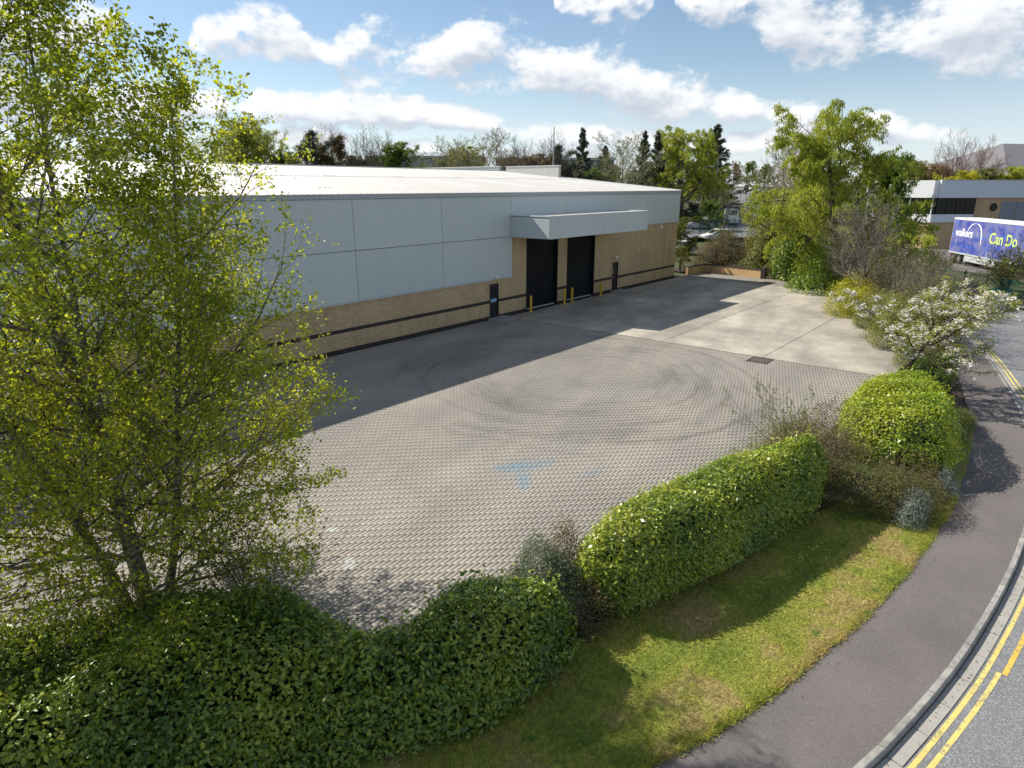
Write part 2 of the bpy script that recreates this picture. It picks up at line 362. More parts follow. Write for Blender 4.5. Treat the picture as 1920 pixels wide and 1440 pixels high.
def in_poly(pts, poly):
    x, y = pts[:, 0], pts[:, 1]; ins = np.zeros(len(pts), bool); n = len(poly)
    for i in range(n):
        x0, y0 = poly[i]; x1, y1 = poly[(i + 1) % n]
        c = ((y0 > y) != (y1 > y)) & (x < (x1 - x0) * (y - y0) / (y1 - y0 + 1e-12) + x0); ins ^= c
    return ins
def poly_dist(pts, poly):
    d = np.full(len(pts), 1e9); n = len(poly)
    for i in range(n):
        a = np.array(poly[i]); b = np.array(poly[(i + 1) % n]); ab = b - a
        t = np.clip(((pts - a) @ ab) / (ab @ ab + 1e-12), 0, 1); d = np.minimum(d, np.linalg.norm(pts - a - t[:, None] * ab, axis=1))
    return d
def sheet(name, poly, z, m_, label, kind='structure', cat=None):
    me = bpy.data.meshes.new(name); me.from_pydata([(x, y, z) for x, y in poly], [], [tuple(range(len(poly)))]); me.update()
    return tag(link(name, me, None, (m_,)), label, cat, kind=kind)

YW = 26.82                                    # warehouse front plane
YARD_LO = [(-16, 14.2), (0, 12.4), (3., 10.6), (4.6, 8.6), (5.2, 6.9), (8, 6.2), (12, 5.6), (20, 5.0), (31.44, 4.6)]
yard_poly = YARD_LO + [(31.44, 26.6), (-16, 26.6)]
def yard():
    base = sheet('yard_paving', yard_poly, -.0062, M['joint'], 'herringbone block paving of the yard beside the warehouse')
    u = .1; i0, i1 = -160, 315; j0, j1 = 44, 266
    I, J = np.meshgrid(np.arange(i0, i1), np.arange(j0, j1), indexing='ij'); k = (I + J) % 4
    h = np.stack([I[k == 0], J[k == 0]], -1); v = np.stack([I[k == 2], J[k == 2]], -1)
    cen = np.concatenate([(h + [1, .5]) * u, (v + [.5, 1]) * u]); hx = np.concatenate([np.tile([.1, .05], (len(h), 1)), np.tile([.05, .1], (len(v), 1))])
    ok = in_poly(cen, yard_poly) & (poly_dist(cen, yard_poly) > .06); cen, hx = cen[ok], hx[ok]
    d = np.linalg.norm((cen - [6.95, 9.75]) * [1, .9], axis=1); o = np.argsort(d)
    near, rest = o[:300], o[300:]
    def blockverts(c, h_, dz, tilt):
        n = len(c); sg = np.array([[-1, -1], [1, -1], [1, 1], [-1, 1]])
        lo = c[:, None] + sg * (h_[:, None] - .0022); hi = c[:, None] + sg * (h_[:, None] - .0036)
        V = np.zeros((n, 8, 3)); V[:, :4, :2] = lo; V[:, 4:, :2] = hi; V[:, :4, 2] = -.006; V[:, 4:, 2] = dz[:, None] + ((hi - c[:, None]) * tilt[:, None]).sum(-1)
        return V
    F_ = np.array([[4, 5, 6, 7], [0, 1, 5, 4], [1, 2, 6, 5], [2, 3, 7, 6], [3, 0, 4, 7]])
    n = len(rest); V = blockverts(cen[rest], hx[rest], rng.normal(0, .0007, n), rng.normal(0, .004, (n, 2)))
    f = (np.arange(n)[:, None, None] * 8 + F_).reshape(-1, 4)
    me = np_mesh('block_field', V.reshape(-1, 3), [f], (M['paving'],), np.repeat(rng.random(n), 8))
    tag(link('paving_block_field', me, base), kind='stuff')
    sh = []
    for hh in ((.1, .05), (.05, .1)):
        for val in np.linspace(0, 1, 6):
            Vv = blockverts(np.zeros((1, 2)), np.array([hh]), np.zeros(1), np.zeros((1, 2)))[0]
            sh.append(np_mesh('paving_block', Vv, [F_], (M['paving'],), np.full(8, val)))
    for q in near:
        me = sh[(0 if hx[q, 0] > .07 else 6) + rng.integers(6)]
        b = bpy.data.objects.new('paving_block', me); COL.objects.link(b); b.parent = base; b.location = (cen[q, 0], cen[q, 1], rng.normal(0, .001))
    # concrete apron: bays of slabs
    ap = sheet('concrete_apron', [(31.46, 4.6), (60, 4.6), (60, 26.6), (31.46, 26.6)], -.02, M['joint'], 'concrete apron in front of the roller shutter doors')
    xs = [31.5, 37.4, 43.6, 49.8, 56.2]; ys = [4.6, 10.2, 15.6, 20.6, 26.55]
    for a in range(4):
        for b in range(4):
            g = .012; MB().cbox(xs[a] + g, xs[a + 1] - g, ys[b] + g, ys[b + 1] - g, -.019, .004 + .003 * ((a * 3 + b) % 3), .006).build('concrete_slab', M['concrete'], ap)
    # end strip of blocks
    I, J = np.meshgrid(np.arange(562, 602), np.arange(150, 264), indexing='ij'); k = (I + J) % 4
    h = np.stack([I[k == 0], J[k == 0]], -1); v = np.stack([I[k == 2], J[k == 2]], -1)
    c2 = np.concatenate([(h + [1, .5]) * u, (v + [.5, 1]) * u]); h2 = np.concatenate([np.tile([.1, .05], (len(h), 1)), np.tile([.05, .1], (len(v), 1))])
    n = len(c2); V = blockverts(c2, h2, np.zeros(n), np.zeros((n, 2))); f = (np.arange(n)[:, None, None] * 8 + F_).reshape(-1, 4)
    tag(link('end_block_strip', np_mesh('end_block_strip', V.reshape(-1, 3), [f], (M['paving'],), np.repeat(rng.random(n), 8)), ap), kind='stuff')
    dk = simple('grate_iron', (.06, .05, .04), .6, .4)
    for (x, y, w, l, lab) in ((30.85, 10.1, .55, .5, 'square iron drain grate at the block paving joint'), (57.6, 18.9, .6, .5, 'iron drain grate in the far block strip by the planter')):
        t = thing('drain_grate', lab, 'drain', (x, y, 0))
        MB().box(-w, w, -l, -l + .06, -.01, .012).box(-w, w, l - .06, l, -.01, .012).box(-w, -w + .06, -l + .06, l - .06, -.01, .012).box(w - .06, w, -l + .06, l - .06, -.01, .012).build('frame', dk, t)
        for k in range(9):
            xx = -w + .1 + k * (2 * w - .2) / 8; MB().box(xx - .025, xx + .025, -l + .06, l - .06, -.008, .008).build('bar', dk, t)
yard()

# ------------------------------------------------------------------ road, kerb, path, verge
KP = [(-6, 9.6), (-2, 6.6), (2, 4.0), (5, 2.35), (7, 1.5), (8.8, .9), (10.4, .5), (12.7, .05), (16.07, -.38), (19.1, -.58), (22, -.62), (25, -.5), (28, -.18), (31, .28), (34, .85), (40, 2.2), (46, 4.2), (52, 7), (58, 11), (63, 16), (67, 22), (70, 30), (76, 45), (88, 75)]
def catmull(p, per=24):
    p = np.array(p, float); q = np.vstack([2 * p[0] - p[1], p, 2 * p[-1] - p[-2]]); o = []
    for i in range(1, len(q) - 2):
        t = np.linspace(0, 1, per, endpoint=False)[:, None]
        o.append(.5 * (2 * q[i] + (q[i + 1] - q[i - 1]) * t + (2 * q[i - 1] - 5 * q[i] + 4 * q[i + 1] - q[i + 2]) * t ** 2 + (3 * q[i] - q[i - 1] - 3 * q[i + 1] + q[i + 2]) * t ** 3))
    return np.vstack(o + [p[-1:]])
def resample(p, step):
    d = np.concatenate([[0], np.cumsum(np.linalg.norm(np.diff(p, axis=0), axis=1))]); s = np.arange(0, d[-1], step)
    return np.stack([np.interp(s, d, p[:, 0]), np.interp(s, d, p[:, 1])], -1)
KC = resample(catmull(KP), .3)
def normals(p): t = np.gradient(p, axis=0); t /= np.linalg.norm(t, axis=1)[:, None]; return np.stack([-t[:, 1], t[:, 0]], -1)    # left = yard side
KN = normals(KC); KC = KC - KN * .12        # KC is the road face of the kerb
def off(d): return KC + KN * d
def strip(name, a, b, z, m_, parent=None, sl=slice(None), zb=None):
    A, B = off(a)[sl], off(b)[sl]; n = len(A); V = np.zeros((2 * n, 3)); V[:n, :2] = A; V[n:, :2] = B; V[:n, 2] = z; V[n:, 2] = z if zb is None else zb
    i = np.arange(n - 1); f = np.stack([i, i + n, i + n + 1, i + 1], -1)[:, ::-1]
    return link(name, np_mesh(name, V, [f], (m_,)), parent)
def asphalt(name, base, speck, fine, patch=.18, crack=True):
    m_, T, out = mat(name); pos = T.new('ShaderNodeNewGeometry').outputs['Position']
    n = T.noise(pos, fine, 2, .8); p = T.noise(pos, .5, 5, .6); vo = T.new('ShaderNodeTexVoronoi', i={'Scale': fine * .7, 'Vector': pos}); s = T.xyz(vo.outputs['Color'])[0]
    c = T.mix(T.mapr(s, .62, .9), tuple(base) + (1,), tuple(speck) + (1,)); c = T.mix(.8, c, T.ramp(n, [(.25, .75), (.75, 1.25)]), 'MULTIPLY')
    c = T.mix(1., c, T.m('MULTIPLY_ADD', T.m('SUBTRACT', p, .5), patch * 2.5, 1.), 'MULTIPLY')
    g = T.noise(pos, 7., 4, .7); c = T.mix(T.m('MULTIPLY', T.mapr(g, .68, .76), .45), c, (.24, .22, .19, 1))
    pbsdf(T, out, c, .85, n, bstr=.5, bdist=.01); return m_
M['road'] = asphalt('road_asphalt', (.145, .15, .157), (.29, .29, .30), 95, .2)
M['path'] = asphalt('footpath_tarmac', (.122, .108, .104), (.165, .148, .142), 110, .34)
M['kerb'] = simple('kerb_concrete', (.27, .262, .245), .85, var=.3, scale=2.2, fine=50)
for _k, _c in (('kerb', (.27, .262, .245)),):
    m_, T, out = mat('kerb_stone_concrete'); pos = T.new('ShaderNodeNewGeometry').outputs['Position']; r_ = T.new('ShaderNodeObjectInfo').outputs['Random']
    n_ = T.noise(pos, 4., 6, .7); c_ = T.mix(1., _c + (1,), T.m('MULTIPLY_ADD', r_, .35, .80), 'MULTIPLY'); c_ = T.mix(.8, c_, T.ramp(n_, [(.3, .55), (.7, 1.35)]), 'MULTIPLY'); pbsdf(T, out, c_, .88, n_); M['kerb'] = m_
M['channel'] = simple('channel_concrete', (.31, .295, .27), .85, var=.22, scale=3., fine=50)
def yellow_mat(name, col):
    m_, T, out = mat(name); pos = T.new('ShaderNodeNewGeometry').outputs['Position']
    n = T.noise(pos, 16., 5, .75); n2 = T.noise(pos, 1.1, 3)
    w = T.mapr(T.m('ADD', n, T.m('MULTIPLY', T.m('SUBTRACT', n2, .5), .5)), .50, .66)
    c = T.mix(T.m('MULTIPLY', w, .8), col + (1,), (.16, .16, .16, 1)); c = T.mix(.5, c, T.ramp(T.noise(pos, 3., 4), [(.3, .75), (.7, 1.2)]), 'MULTIPLY')
    pbsdf(T, out, c, .75); return m_
M['yellow'] = yellow_mat('yellow_line', (.60, .49, .15)); M['yellow2'] = yellow_mat('yellow_line_repaint', (.62, .41, .07))
def roads():
    rd = tag(strip('road', -7., .12, -.115, M['road']), 'grey asphalt estate road curving past the yard', kind='structure')
    tag(strip('footpath', .10, 1.75, -.002, M['path']), 'dark tarmac footpath between the kerb and the grass verge', kind='structure')
    tag(strip('opposite_footpath', -9.4, -7.12, .0, M['path']), 'tarmac footpath across the road', kind='structure')
    # kerb stones 0.9 m long, split-level with recessed joints
    st = resample(KC, .9); sn = normals(st); kb = None
    kmesh = {}
    bed = strip('kerb', -.005, .115, -.10, M['joint']); tag(bed, 'row of concrete kerb stones along the footpath', kind='structure')
    chn = strip('road_channel', -.25, -.012, -.113, M['joint']); tag(chn, 'pale concrete channel blocks at the road edge', kind='structure')
    okb = tag(strip('opposite_kerb', -7.13, -7.0, -.012, M['kerb'], zb=.005), 'kerb on the far side of the road', kind='structure')
    for i in range(len(st) - 1):
        if st[i, 0] < 1 or st[i, 0] > 62: continue
        a, b = st[i], st[i + 1]; L = np.linalg.norm(b - a); th = math.atan2(b[1] - a[1], b[0] - a[0])
        v = i % 4
        if ('k', v) not in kmesh:
            g = .010; mb = MB(); pr = [(.0, -.112), (.0, -.035), (.018, .004), (.030, .012), (.118, .012), (.122, .006), (.122, -.112)]
            mb.prism(pr, 'x', g, L - g); k = bpy.data.meshes.new('kerb_stone'); k.from_pydata(mb.v, [], mb.f); k.update(); k.materials.append(M['kerb']); kmesh['k', v] = k
            mb = MB().cbox(g, L - g, -.242, -.018, -.115, -.100, .004); k = bpy.data.meshes.new('channel_block'); k.from_pydata(mb.v, [], mb.f); k.update(); k.materials.append(M['channel']); kmesh['c', v] = k
        for nm, key, par in (('kerb_stone', 'k', bed), ('channel_block', 'c', chn)):
            o = bpy.data.objects.new(nm, kmesh[key, v]); COL.objects.link(o); o.parent = par; o.location = (a[0], a[1], rng.normal(0, .002)); o.rotation_euler = (0, 0, th)
    # double yellow lines; the outer one shifts where it was repainted
    x = KC[:, 0]
    strip('yellow_line', -.355, -.28, -.111, M['yellow'], rd); strip('yellow_line', -.525, -.45, -.111, M['yellow'], rd, sl=x < 12.75)
    strip('yellow_line', -.60, -.52, -.111, M['yellow2'], rd, sl=(x >= 12.45) & (x < 30.2)); strip('yellow_line', -.525, -.45, -.111, M['yellow'], rd, sl=x >= 30)
    # white specks of litter / chippings skipped; verge lawn
roads()
PATH_IN = off(1.66) + KN * (rng.normal(0, .014, (len(KC), 1)) + .012 * np.sin(np.arange(len(KC)) * .31)[:, None])
sel = (PATH_IN[:, 0] > 0) & (PATH_IN[:, 0] < 60)
bedline = [tuple(p) for p in PATH_IN[(PATH_IN[:, 0] > -5) & (PATH_IN[:, 0] < 62)][::4]]
bed_poly = bedline + [(66, 30), (60, 30), (60, 4.7), (31.4, 4.7), (20, 5.2), (12, 5.8), (8, 6.4), (5.3, 7.1), (4.7, 8.7), (3.1, 10.8), (0, 12.6), (-9, 13.6)]
sheet('planting_bed', bed_poly, -.018, M['soil'], 'dark soil bed under the hedges and shrubs')
vl = [tuple(p) for p in PATH_IN[(PATH_IN[:, 0] > 1.5) & (PATH_IN[:, 0] < 28)]]
verge_poly = vl + [(27.5, 2.2), (22, 2.4), (17.5, 3.2), (14.5, 4.3), (10.5, 5.0), (9, 5.6), (7.7, 5.5), (5.9, 5.7), (4.5, 6.6), (2.5, 8.2), (0., 9.6)]
def verge_col(T, pos):
    n = T.noise(pos, .8, 5, .6); n2 = T.noise(pos, 9., 5, .7); n3 = T.noise(pos, 2.2, 4); n4 = T.noise(pos, 70., 2, .8)
    c = T.ramp(n, [(.36, (.145, .185, .026)), (.50, (.225, .235, .038)), (.62, (.28, .23, .085))])
    c = T.mix(T.mapr(n3, .60, .75), c, (.075, .15, .02, 1))
    c = T.mix(.75, c, T.ramp(n2, [(.25, .5), (.75, 1.45)]), 'MULTIPLY'); return T.mix(.8, c, T.ramp(n4, [(.3, .4), (.7, 1.7)]), 'MULTIPLY'), n4
def verge():
    m_, T, out = mat('verge_grass'); pos = T.new('ShaderNodeNewGeometry').outputs['Position']
    c, h = verge_col(T, pos); pbsdf(T, out, c, .95, h, bstr=.6, bdist=.04)
    v = sheet('grass_verge', verge_poly, .003, m_, 'strip of mown lawn between the hedge and the footpath')
    # blades
    lo, hi = np.min(verge_poly, 0), np.max(verge_poly, 0); pts = rng.random((420000, 2)) * (hi - lo) + lo
    pts = pts[in_poly(pts, verge_poly)]; pts = pts[pts[:, 0] < 20]
    ev = np.array(vl); ev = ev[ev[:, 0] < 20]; j = rng.integers(len(ev) - 1, size=16000); pe = ev[j] + (ev[j + 1] - ev[j]) * rng.random((16000, 1)); pts = np.concatenate([pts, pe + rng.normal(0, .045, (16000, 2))]); edge = poly_dist(pts, vl + [(28, -60), (1, -60)])
    n = len(pts); h = rng.uniform(.02, .055, n) + .06 * np.exp(-edge / .10) * rng.random(n); th = rng.random(n) * 2 * pi; w = rng.uniform(.005, .010, n)
    lean = rng.normal(0, .5, (n, 2)) * h[:, None]
    V = np.zeros((n, 3, 3)); dx = np.stack([np.cos(th), np.sin(th)], -1) * w[:, None]
    V[:, 0, :2] = pts - dx; V[:, 1, :2] = pts + dx; V[:, 2, :2] = pts + lean; V[:, :2, 2] = .002; V[:, 2, 2] = h
    m2, T, out = mat('verge_blades'); pos = T.new('ShaderNodeNewGeometry').outputs['Position']; a = T.new('ShaderNodeAttribute', attribute_name='v').outputs['Fac']
    c, hh = verge_col(T, pos); c = T.mix(1., c, T.m('MULTIPLY_ADD', a, 1.5, 1.0), 'MULTIPLY')
    b = T.new('ShaderNodeBsdfPrincipled', i={'Base Color': c, 'Roughness': .6}); t = T.new('ShaderNodeBsdfTranslucent', i={0: c}); mx = T.new('ShaderNodeMixShader', i={0: .45, 1: b, 2: t}); T.l.new(mx.outputs[0], out.inputs[0])
    tag(link('grass_blades', np_mesh('grass_blades', V.reshape(-1, 3), [np.arange(3 * n).reshape(-1, 3)], (m2,), np.repeat(rng.random(n), 3))), 'short grass blades of the verge lawn', 'grass', kind='stuff')
verge()

# ------------------------------------------------------------------ warehouse
def brick_mat(name, c1, c2, mortar, axis='x', stain=.25):
    m_, T, out = mat(name); pos = T.new('ShaderNodeNewGeometry').outputs['Position']; s = T.xyz(pos)
    uv = T.comb(s[0] if axis == 'x' else s[1], s[2], 0.)
    b = T.new('ShaderNodeTexBrick', i={'Vector': uv, 'Color1': tuple(c1) + (1,), 'Color2': tuple(c2) + (1,), 'Mortar': tuple(mortar) + (1,), 'Scale': 1., 'Mortar Size': .011, 'Mortar Smooth': .2, 'Bias': 0., 'Brick Width': .225, 'Row Height': .075})
    n = T.noise(pos, .5, 6, .65); n2 = T.noise(pos, 14., 4); st = T.noise(T.vm('MULTIPLY', pos, (1.6, 1.6, .22)), 1., 5, .6)
    c = T.mix(1., b.outputs[0], T.m('MULTIPLY_ADD', T.m('SUBTRACT', n, .5), stain * 2, 1.), 'MULTIPLY'); c = T.mix(.4, c, T.ramp(n2, [(.3, .75), (.7, 1.2)]), 'MULTIPLY')
    c = T.mix(.35, c, T.ramp(st, [(.35, .72), (.6, 1.1)]), 'MULTIPLY')
    pbsdf(T, out, c, .88, b.outputs['Fac'], bstr=-.5, bdist=.01); return m_
M['brick'] = brick_mat('buff_brick', (.41, .265, .115), (.54, .37, .175), (.56, .47, .35))
M['brick_y'] = brick_mat('buff_brick_end', (.40, .275, .150), (.47, .335, .19), (.42, .36, .28), 'y')
M['brick_dark'] = brick_mat('dark_brick', (.040, .030, .032), (.055, .042, .042), (.05, .045, .042))
M['brick_orange'] = brick_mat('orange_brick', (.50, .30, .12), (.58, .37, .16), (.40, .33, .24), 'y')
def cladding_mat():
    m_, T, out = mat('grey_cladding'); pos = T.new('ShaderNodeNewGeometry').outputs['Position']; s = T.xyz(pos); r = T.new('ShaderNodeObjectInfo').outputs['Random']
    n = T.noise(pos, .35, 5, .6); st = T.noise(T.vm('MULTIPLY', pos, (2.2, 2.2, .12)), 1., 5, .65)
    c = T.mix(n, (.52, .575, .58, 1), (.585, .63, .63, 1)); c = T.mix(1., c, T.m('MULTIPLY_ADD', r, .07, .965), 'MULTIPLY'); c = T.mix(.16, c, T.ramp(st, [(.3, .86), (.65, 1.05)]), 'MULTIPLY')
    rib = T.m('SINE', T.m('MULTIPLY', s[2], 2 * pi / .05)); pbsdf(T, out, c, .42, rib, spec=.4, bstr=.06, bdist=.003); return m_
M['clad'] = cladding_mat()
M['trim'] = simple('pale_trim', (.60, .62, .61), .45, var=.06, scale=.8)
M['trim_grey'] = simple('grey_trim', (.40, .43, .43), .45, var=.06, scale=.8)
M['gap'] = simple('shadow_gap', (.10, .105, .105), .8)
M['black_steel'] = simple('black_steel', (.010, .011, .015), .45, var=.25, scale=1.5, spec=.2)
M['shutter'] = simple('black_shutter', (.010, .012, .016), .42, var=.45, scale=1.1, spec=.2)
M['door'] = simple('navy_door', (.013, .018, .03), .35, var=.2)
M['door2'] = simple('plum_door', (.022, .012, .024), .35, var=.2)
M['glass'] = simple('dark_glass', (.012, .016, .022), .06, var=.1, spec=.7)
M['white'] = simple('white_plastic', (.72, .72, .70), .5, var=.06)
M['sign_blue'] = simple('blue_sign', (.25, .42, .58), .5, var=.15, scale=12)
M['yellow_paint'] = simple('yellow_paint', (.62, .40, .03), .45, var=.22, scale=5)
def roof_mat():
    m_, T, out = mat('roof_sheet'); pos = T.new('ShaderNodeNewGeometry').outputs['Position']
    n = T.noise(T.vm('MULTIPLY', pos, (.5, .12, 1)), 1., 6, .65); n2 = T.noise(T.vm('MULTIPLY', pos, (3, .25, 1)), 1., 5, .6)
    c = T.mix(n, (.48, .465, .44, 1), (.56, .55, .525, 1)); c = T.mix(.4, c, T.ramp(n2, [(.3, .82), (.7, 1.08)]), 'MULTIPLY')
    pbsdf(T, out, c, .5, spec=.35); return m_
M['roof'] = roof_mat()
M['rooflight'] = simple('rooflight_grp', (.72, .72, .69), .4, var=.05)
def warehouse():
    X0, X1, Y1 = -15.8, 55.67, 69.0; RY, RZ, EZ = 47.9, 9.55, 7.60; B = 2.42; C2 = 4.95
    W = thing('warehouse', 'large grey clad warehouse with buff brick base and black roller shutters', 'warehouse', (20., YW, 0))
    def bx(name, m_, *bs):
        mb = MB()
        for b in bs: mb.box(*b)
        return mb.build(name, m_, W, True)
    yb = YW + .30
    # brick walls round the openings (butted)
    wl = [(X0, 30.2, YW, yb, -.15, B), (30.2, 31.05, YW, yb, 2.17, B), (31.05, 32.2, YW, yb, -.15, B), (32.2, 33.85, YW, yb, -.15, C2), (33.85, 37.42, YW, yb, 4.75, C2), (37.42, 38.5, YW, yb, -.15, C2),
          (38.5, 42.15, YW, yb, 4.75, C2), (42.15, 44.78, YW, yb, -.15, C2), (44.78, 45.62, YW, yb, 2.26, C2), (45.62, X1, YW, yb, -.15, C2)]
    wall = bx('brick_wall', M['brick'], *wl)
    bx('end_wall', M['brick_y'], (X1 - .3, X1, yb, Y1, -.15, C2)); bx('end_wall', M['brick_y'], (X0, X0 + .3, yb, Y1, -.15, B))
    segs = [(X0, 30.2), (31.05, 33.85), (37.42, 38.5), (42.15, 44.78), (45.62, X1)]
    for nm, z0, z1, pr in (('dark_brick_band', .98, 1.17, .004), ('plinth', -.1, .17, .012)):
        [bx(nm, M['brick_dark'], (a, b, YW - pr, YW + .05, z0, z1)) for a, b in segs]
    [bx('movement_joint', M['channel'], (x - .012, x + .012, YW - .003, YW + .02, .18, B)) for x in (2.3, 8.25, 14.25, 20.2, 26.2)]
    # cladding: one panel per bay and row, 25 mm joints over a dark backing
    bx('cladding_backing', M['gap'], (X0, 32.19, YW - .018, YW - .001, B, C2), (X0, X1, YW - .018, YW - .001, C2, EZ - .02))
    xs = [32.2 - 6. * k for k in range(9)][::-1]
    xs[0] = X0; py = YW - .055
    g = .011
    def panel(x0, x1, z0, z1):
        mb = MB(); c = .008; y0, y1 = py, YW - .02
        mb.v = [(x0, y1, z0), (x1, y1, z0), (x1, y1, z1), (x0, y1, z1), (x0 + c, y0, z0 + c), (x1 - c, y0, z0 + c), (x1 - c, y0, z1 - c), (x0 + c, y0, z1 - c)]
        mb.f = [(4, 5, 6, 7), (0, 1, 5, 4), (1, 2, 6, 5), (2, 3, 7, 6), (3, 0, 4, 7)]; mb.build('cladding_panel', M['clad'], W, True)
    for a, b in zip(xs[:-1], xs[1:]): panel(a + g, b - g, B + .05, C2 - g)
    xs2 = xs + [38.15, 43.9, 49.7, X1]
    for a, b in zip(xs2[:-1], xs2[1:]): panel(a + g, b - g, C2 + g, 7.40)
    bx('drip_flashing', M['trim'], (X0, 32.22, YW - .085, YW - .02, B - .01, B + .04), (44.25, X1, YW - .085, YW - .02, C2 - .03, C2 + .005))
    bx('corner_trim', M['trim'], (32.2, 32.30, YW - .07, YW - .001, B - .01, C2 - .06))
    bx('corner_trim', M['trim'], (X1 - .02, X1 + .05, YW - .07, YW + .10, C2, 7.40))
    bx('eaves_trim', M['trim_grey'], (X0, X1 + .06, YW - .11, YW + .02, 7.41, 7.60))
    bx('eaves_capping', M['trim'], (X0, X1 + .08, YW - .14, YW + .16, 7.602, 7.64))
    # roof: trapezoid sheeting, two slopes
    pit = .333; n = int((X1 - X0) / pit); xx = []; zz = []
    for k in range(n):
        x = X0 + k * pit
        for dx, dz in ((0, 0), (.24, 0), (.265, .035), (.31, .035)): xx.append(x + dx); zz.append(dz)
    xx.append(X1); zz.append(0); xx = np.array(xx); zz = np.array(zz); m = len(xx)
    V = np.concatenate([np.stack([xx, np.full(m, y), z + zz], -1) for y, z in ((YW - .02, EZ + .02), (RY, RZ), (Y1, EZ))])
    i = np.arange(m - 1); f = np.concatenate([np.stack([i, i + 1, i + 1 + m, i + m], -1), np.stack([i + m, i + 1 + m, i + 1 + 2 * m, i + 2 * m], -1)])
    o = link('roof', np_mesh('roof', V, [f], (M['roof'],)), W); o.matrix_parent_inverse = Matrix.Translation(-Vector(W.location)); roof = o
    sl = (RZ - EZ) / (RY - YW)
    def slab(name, x0, x1, y0, y1, dz, th, m_, par=W):
        mb = MB(); z = lambda y: EZ + sl * (y - YW) + dz
        mb.v = [(x0, y0, z(y0)), (x1, y0, z(y0)), (x1, y1, z(y1)), (x0, y1, z(y1))] + [(x0, y0, z(y0) + th), (x1, y0, z(y0) + th), (x1, y1, z(y1) + th), (x0, y1, z(y1) + th)]
        mb.f = [(0, 3, 2, 1), (4, 5, 6, 7), (0, 1, 5, 4), (1, 2, 6, 5), (2, 3, 7, 6), (3, 0, 4, 7)]; return mb.build(name, m_, par, True)
    for k in range(11):
        x = -9.5 + 6 * k
        if x > 52: continue
        slab('rooflight', x, x + 1.0, YW + 3.2, YW + 10.0, .037, .010, M['rooflight']); slab('rooflight', x, x + 1.0, YW + 11.2, RY - 1.2, .037, .010, M['rooflight'])
    slab('lap_flashing', X0, X1, YW + 10.5, YW + 10.7, .042, .012, M['trim'])
    bx('ridge_flashing', M['trim'], (X0, X1, RY - .3, RY + .3, RZ + .02, RZ + .08))
    slab('verge_flashing', X1 - .12, X1 + .09, YW - .12, RY, .045, .06, M['trim'])
    # gable infill
    mb = MB().prism([(YW, C2), (YW, EZ), (RY, RZ), (Y1, EZ), (Y1, C2)], 'x', X1 - .12, X1 - .04); mb.build('gable_cladding', M['clad'], W, True)
    MB().prism([(YW + .3, -.1), (YW + .3, EZ - .1), (RY, RZ - .1), (Y1, EZ - .1), (Y1, -.1)], 'x', X0 + .05, X0 + .12).build('far_gable_cladding', M['clad'], W, True)
    bx('rear_wall', M['clad'], (X0, X1 - .3, Y1 - .2, Y1, -.15, EZ))
    bx('gable_parapet', simple('parapet_render', (.52, .51, .48), .7, var=.12), (X1 - .35, X1 + .02, 39.8, 46.6, 8.0, 9.92)); bx('parapet_capping', M['trim'], (X1 - .4, X1 + .06, 39.7, 46.65, 9.921, 9.99))
    bx('rear_parapet', M['trim_grey'], (X1 - .30, X1 - .02, 47.6, 64.5, 8.0, 9.98)); bx('parapet_capping', M['trim'], (X1 - .36, X1 + .03, 47.5, 64.6, 9.981, 10.05))
    # canopy over the shutters
    cx0, cx1, cy0, z0, z1 = 32.22, 44.25, 23.72, 4.95, 6.30
    can = bx('canopy', M['gap'], (cx0 + .03, cx1 - .03, cy0 + .03, YW - .02, z0 + .02, z1 - .13))
    for a, b in ((cx0, 38.2), (38.22, cx1)): bx('canopy_panel', M['clad'], (a, b, cy0 - .02, cy0 + .03, z0, z1 - .09))
    bx('canopy_end_panel', M['clad'], *[(cx0 - .025, cx0 + .03, cy0 + .031, YW - .06, z0 + .003 + k * .2055, z0 + .003 + k * .2055 + .197) for k in range(6)])
    bx('canopy_end_panel', M['clad'], (cx1 - .03, cx1 + .025, cy0 + .031, YW - .06, z0, z1 - .09))
    bx('canopy_capping', M['trim'], (cx0 - .05, cx1 + .05, cy0 - .045, cy0 + .12, z1 - .085, z1), (cx0 - .05, cx0 + .10, cy0 + .121, YW - .06, z1 - .085, z1), (cx1 - .10, cx1 + .05, cy0 + .121, YW - .06, z1 - .085, z1))
    bx('canopy_deck', M['roof'], (cx0 + .101, cx1 - .101, cy0 + .121, YW - .06, z1 - .1, z1 - .06))
    bx('canopy_soffit', M['trim'], (cx0, cx1, cy0, YW - .002, z0 - .02, z0 - .002))
    # roller shutters, set back in dark jambs
    for (a, b) in ((33.85, 37.42), (38.5, 42.15)):
        sh = MB(); n = 60; zz = np.linspace(.10, 4.75, n + 1); yS = YW + .22
        prof = []
        for k in range(n): prof += [(yS, zz[k]), (yS - .018, zz[k] + .02), (yS - .018, zz[k + 1] - .02)]
        prof.append((yS, zz[-1])); b0 = len(sh.v)
        for x in (a + .12, b - .12): sh.v += [(x, y, z) for y, z in prof]
        m = len(prof); sh.f = [(i, i + m, i + m + 1, i + 1) for i in range(m - 1)]
        s = sh.build('roller_shutter', M['shutter'], W, True)
        o = MB().box(a + .12, b - .12, yS - .05, yS + .02, 0.0, .099).build('bottom_rail', M['trim_grey'], s)
        bx('shutter_guide', M['black_steel'], (a + .001, a + .12, YW + .01, yb + .1, 0, 4.749)); bx('shutter_guide', M['black_steel'], (b - .12, b - .001, YW + .01, yb + .1, 0, 4.749))
        bx('door_void', M['black_steel'], (a, b, yb + .101, yb + .15, -.1, 4.749))
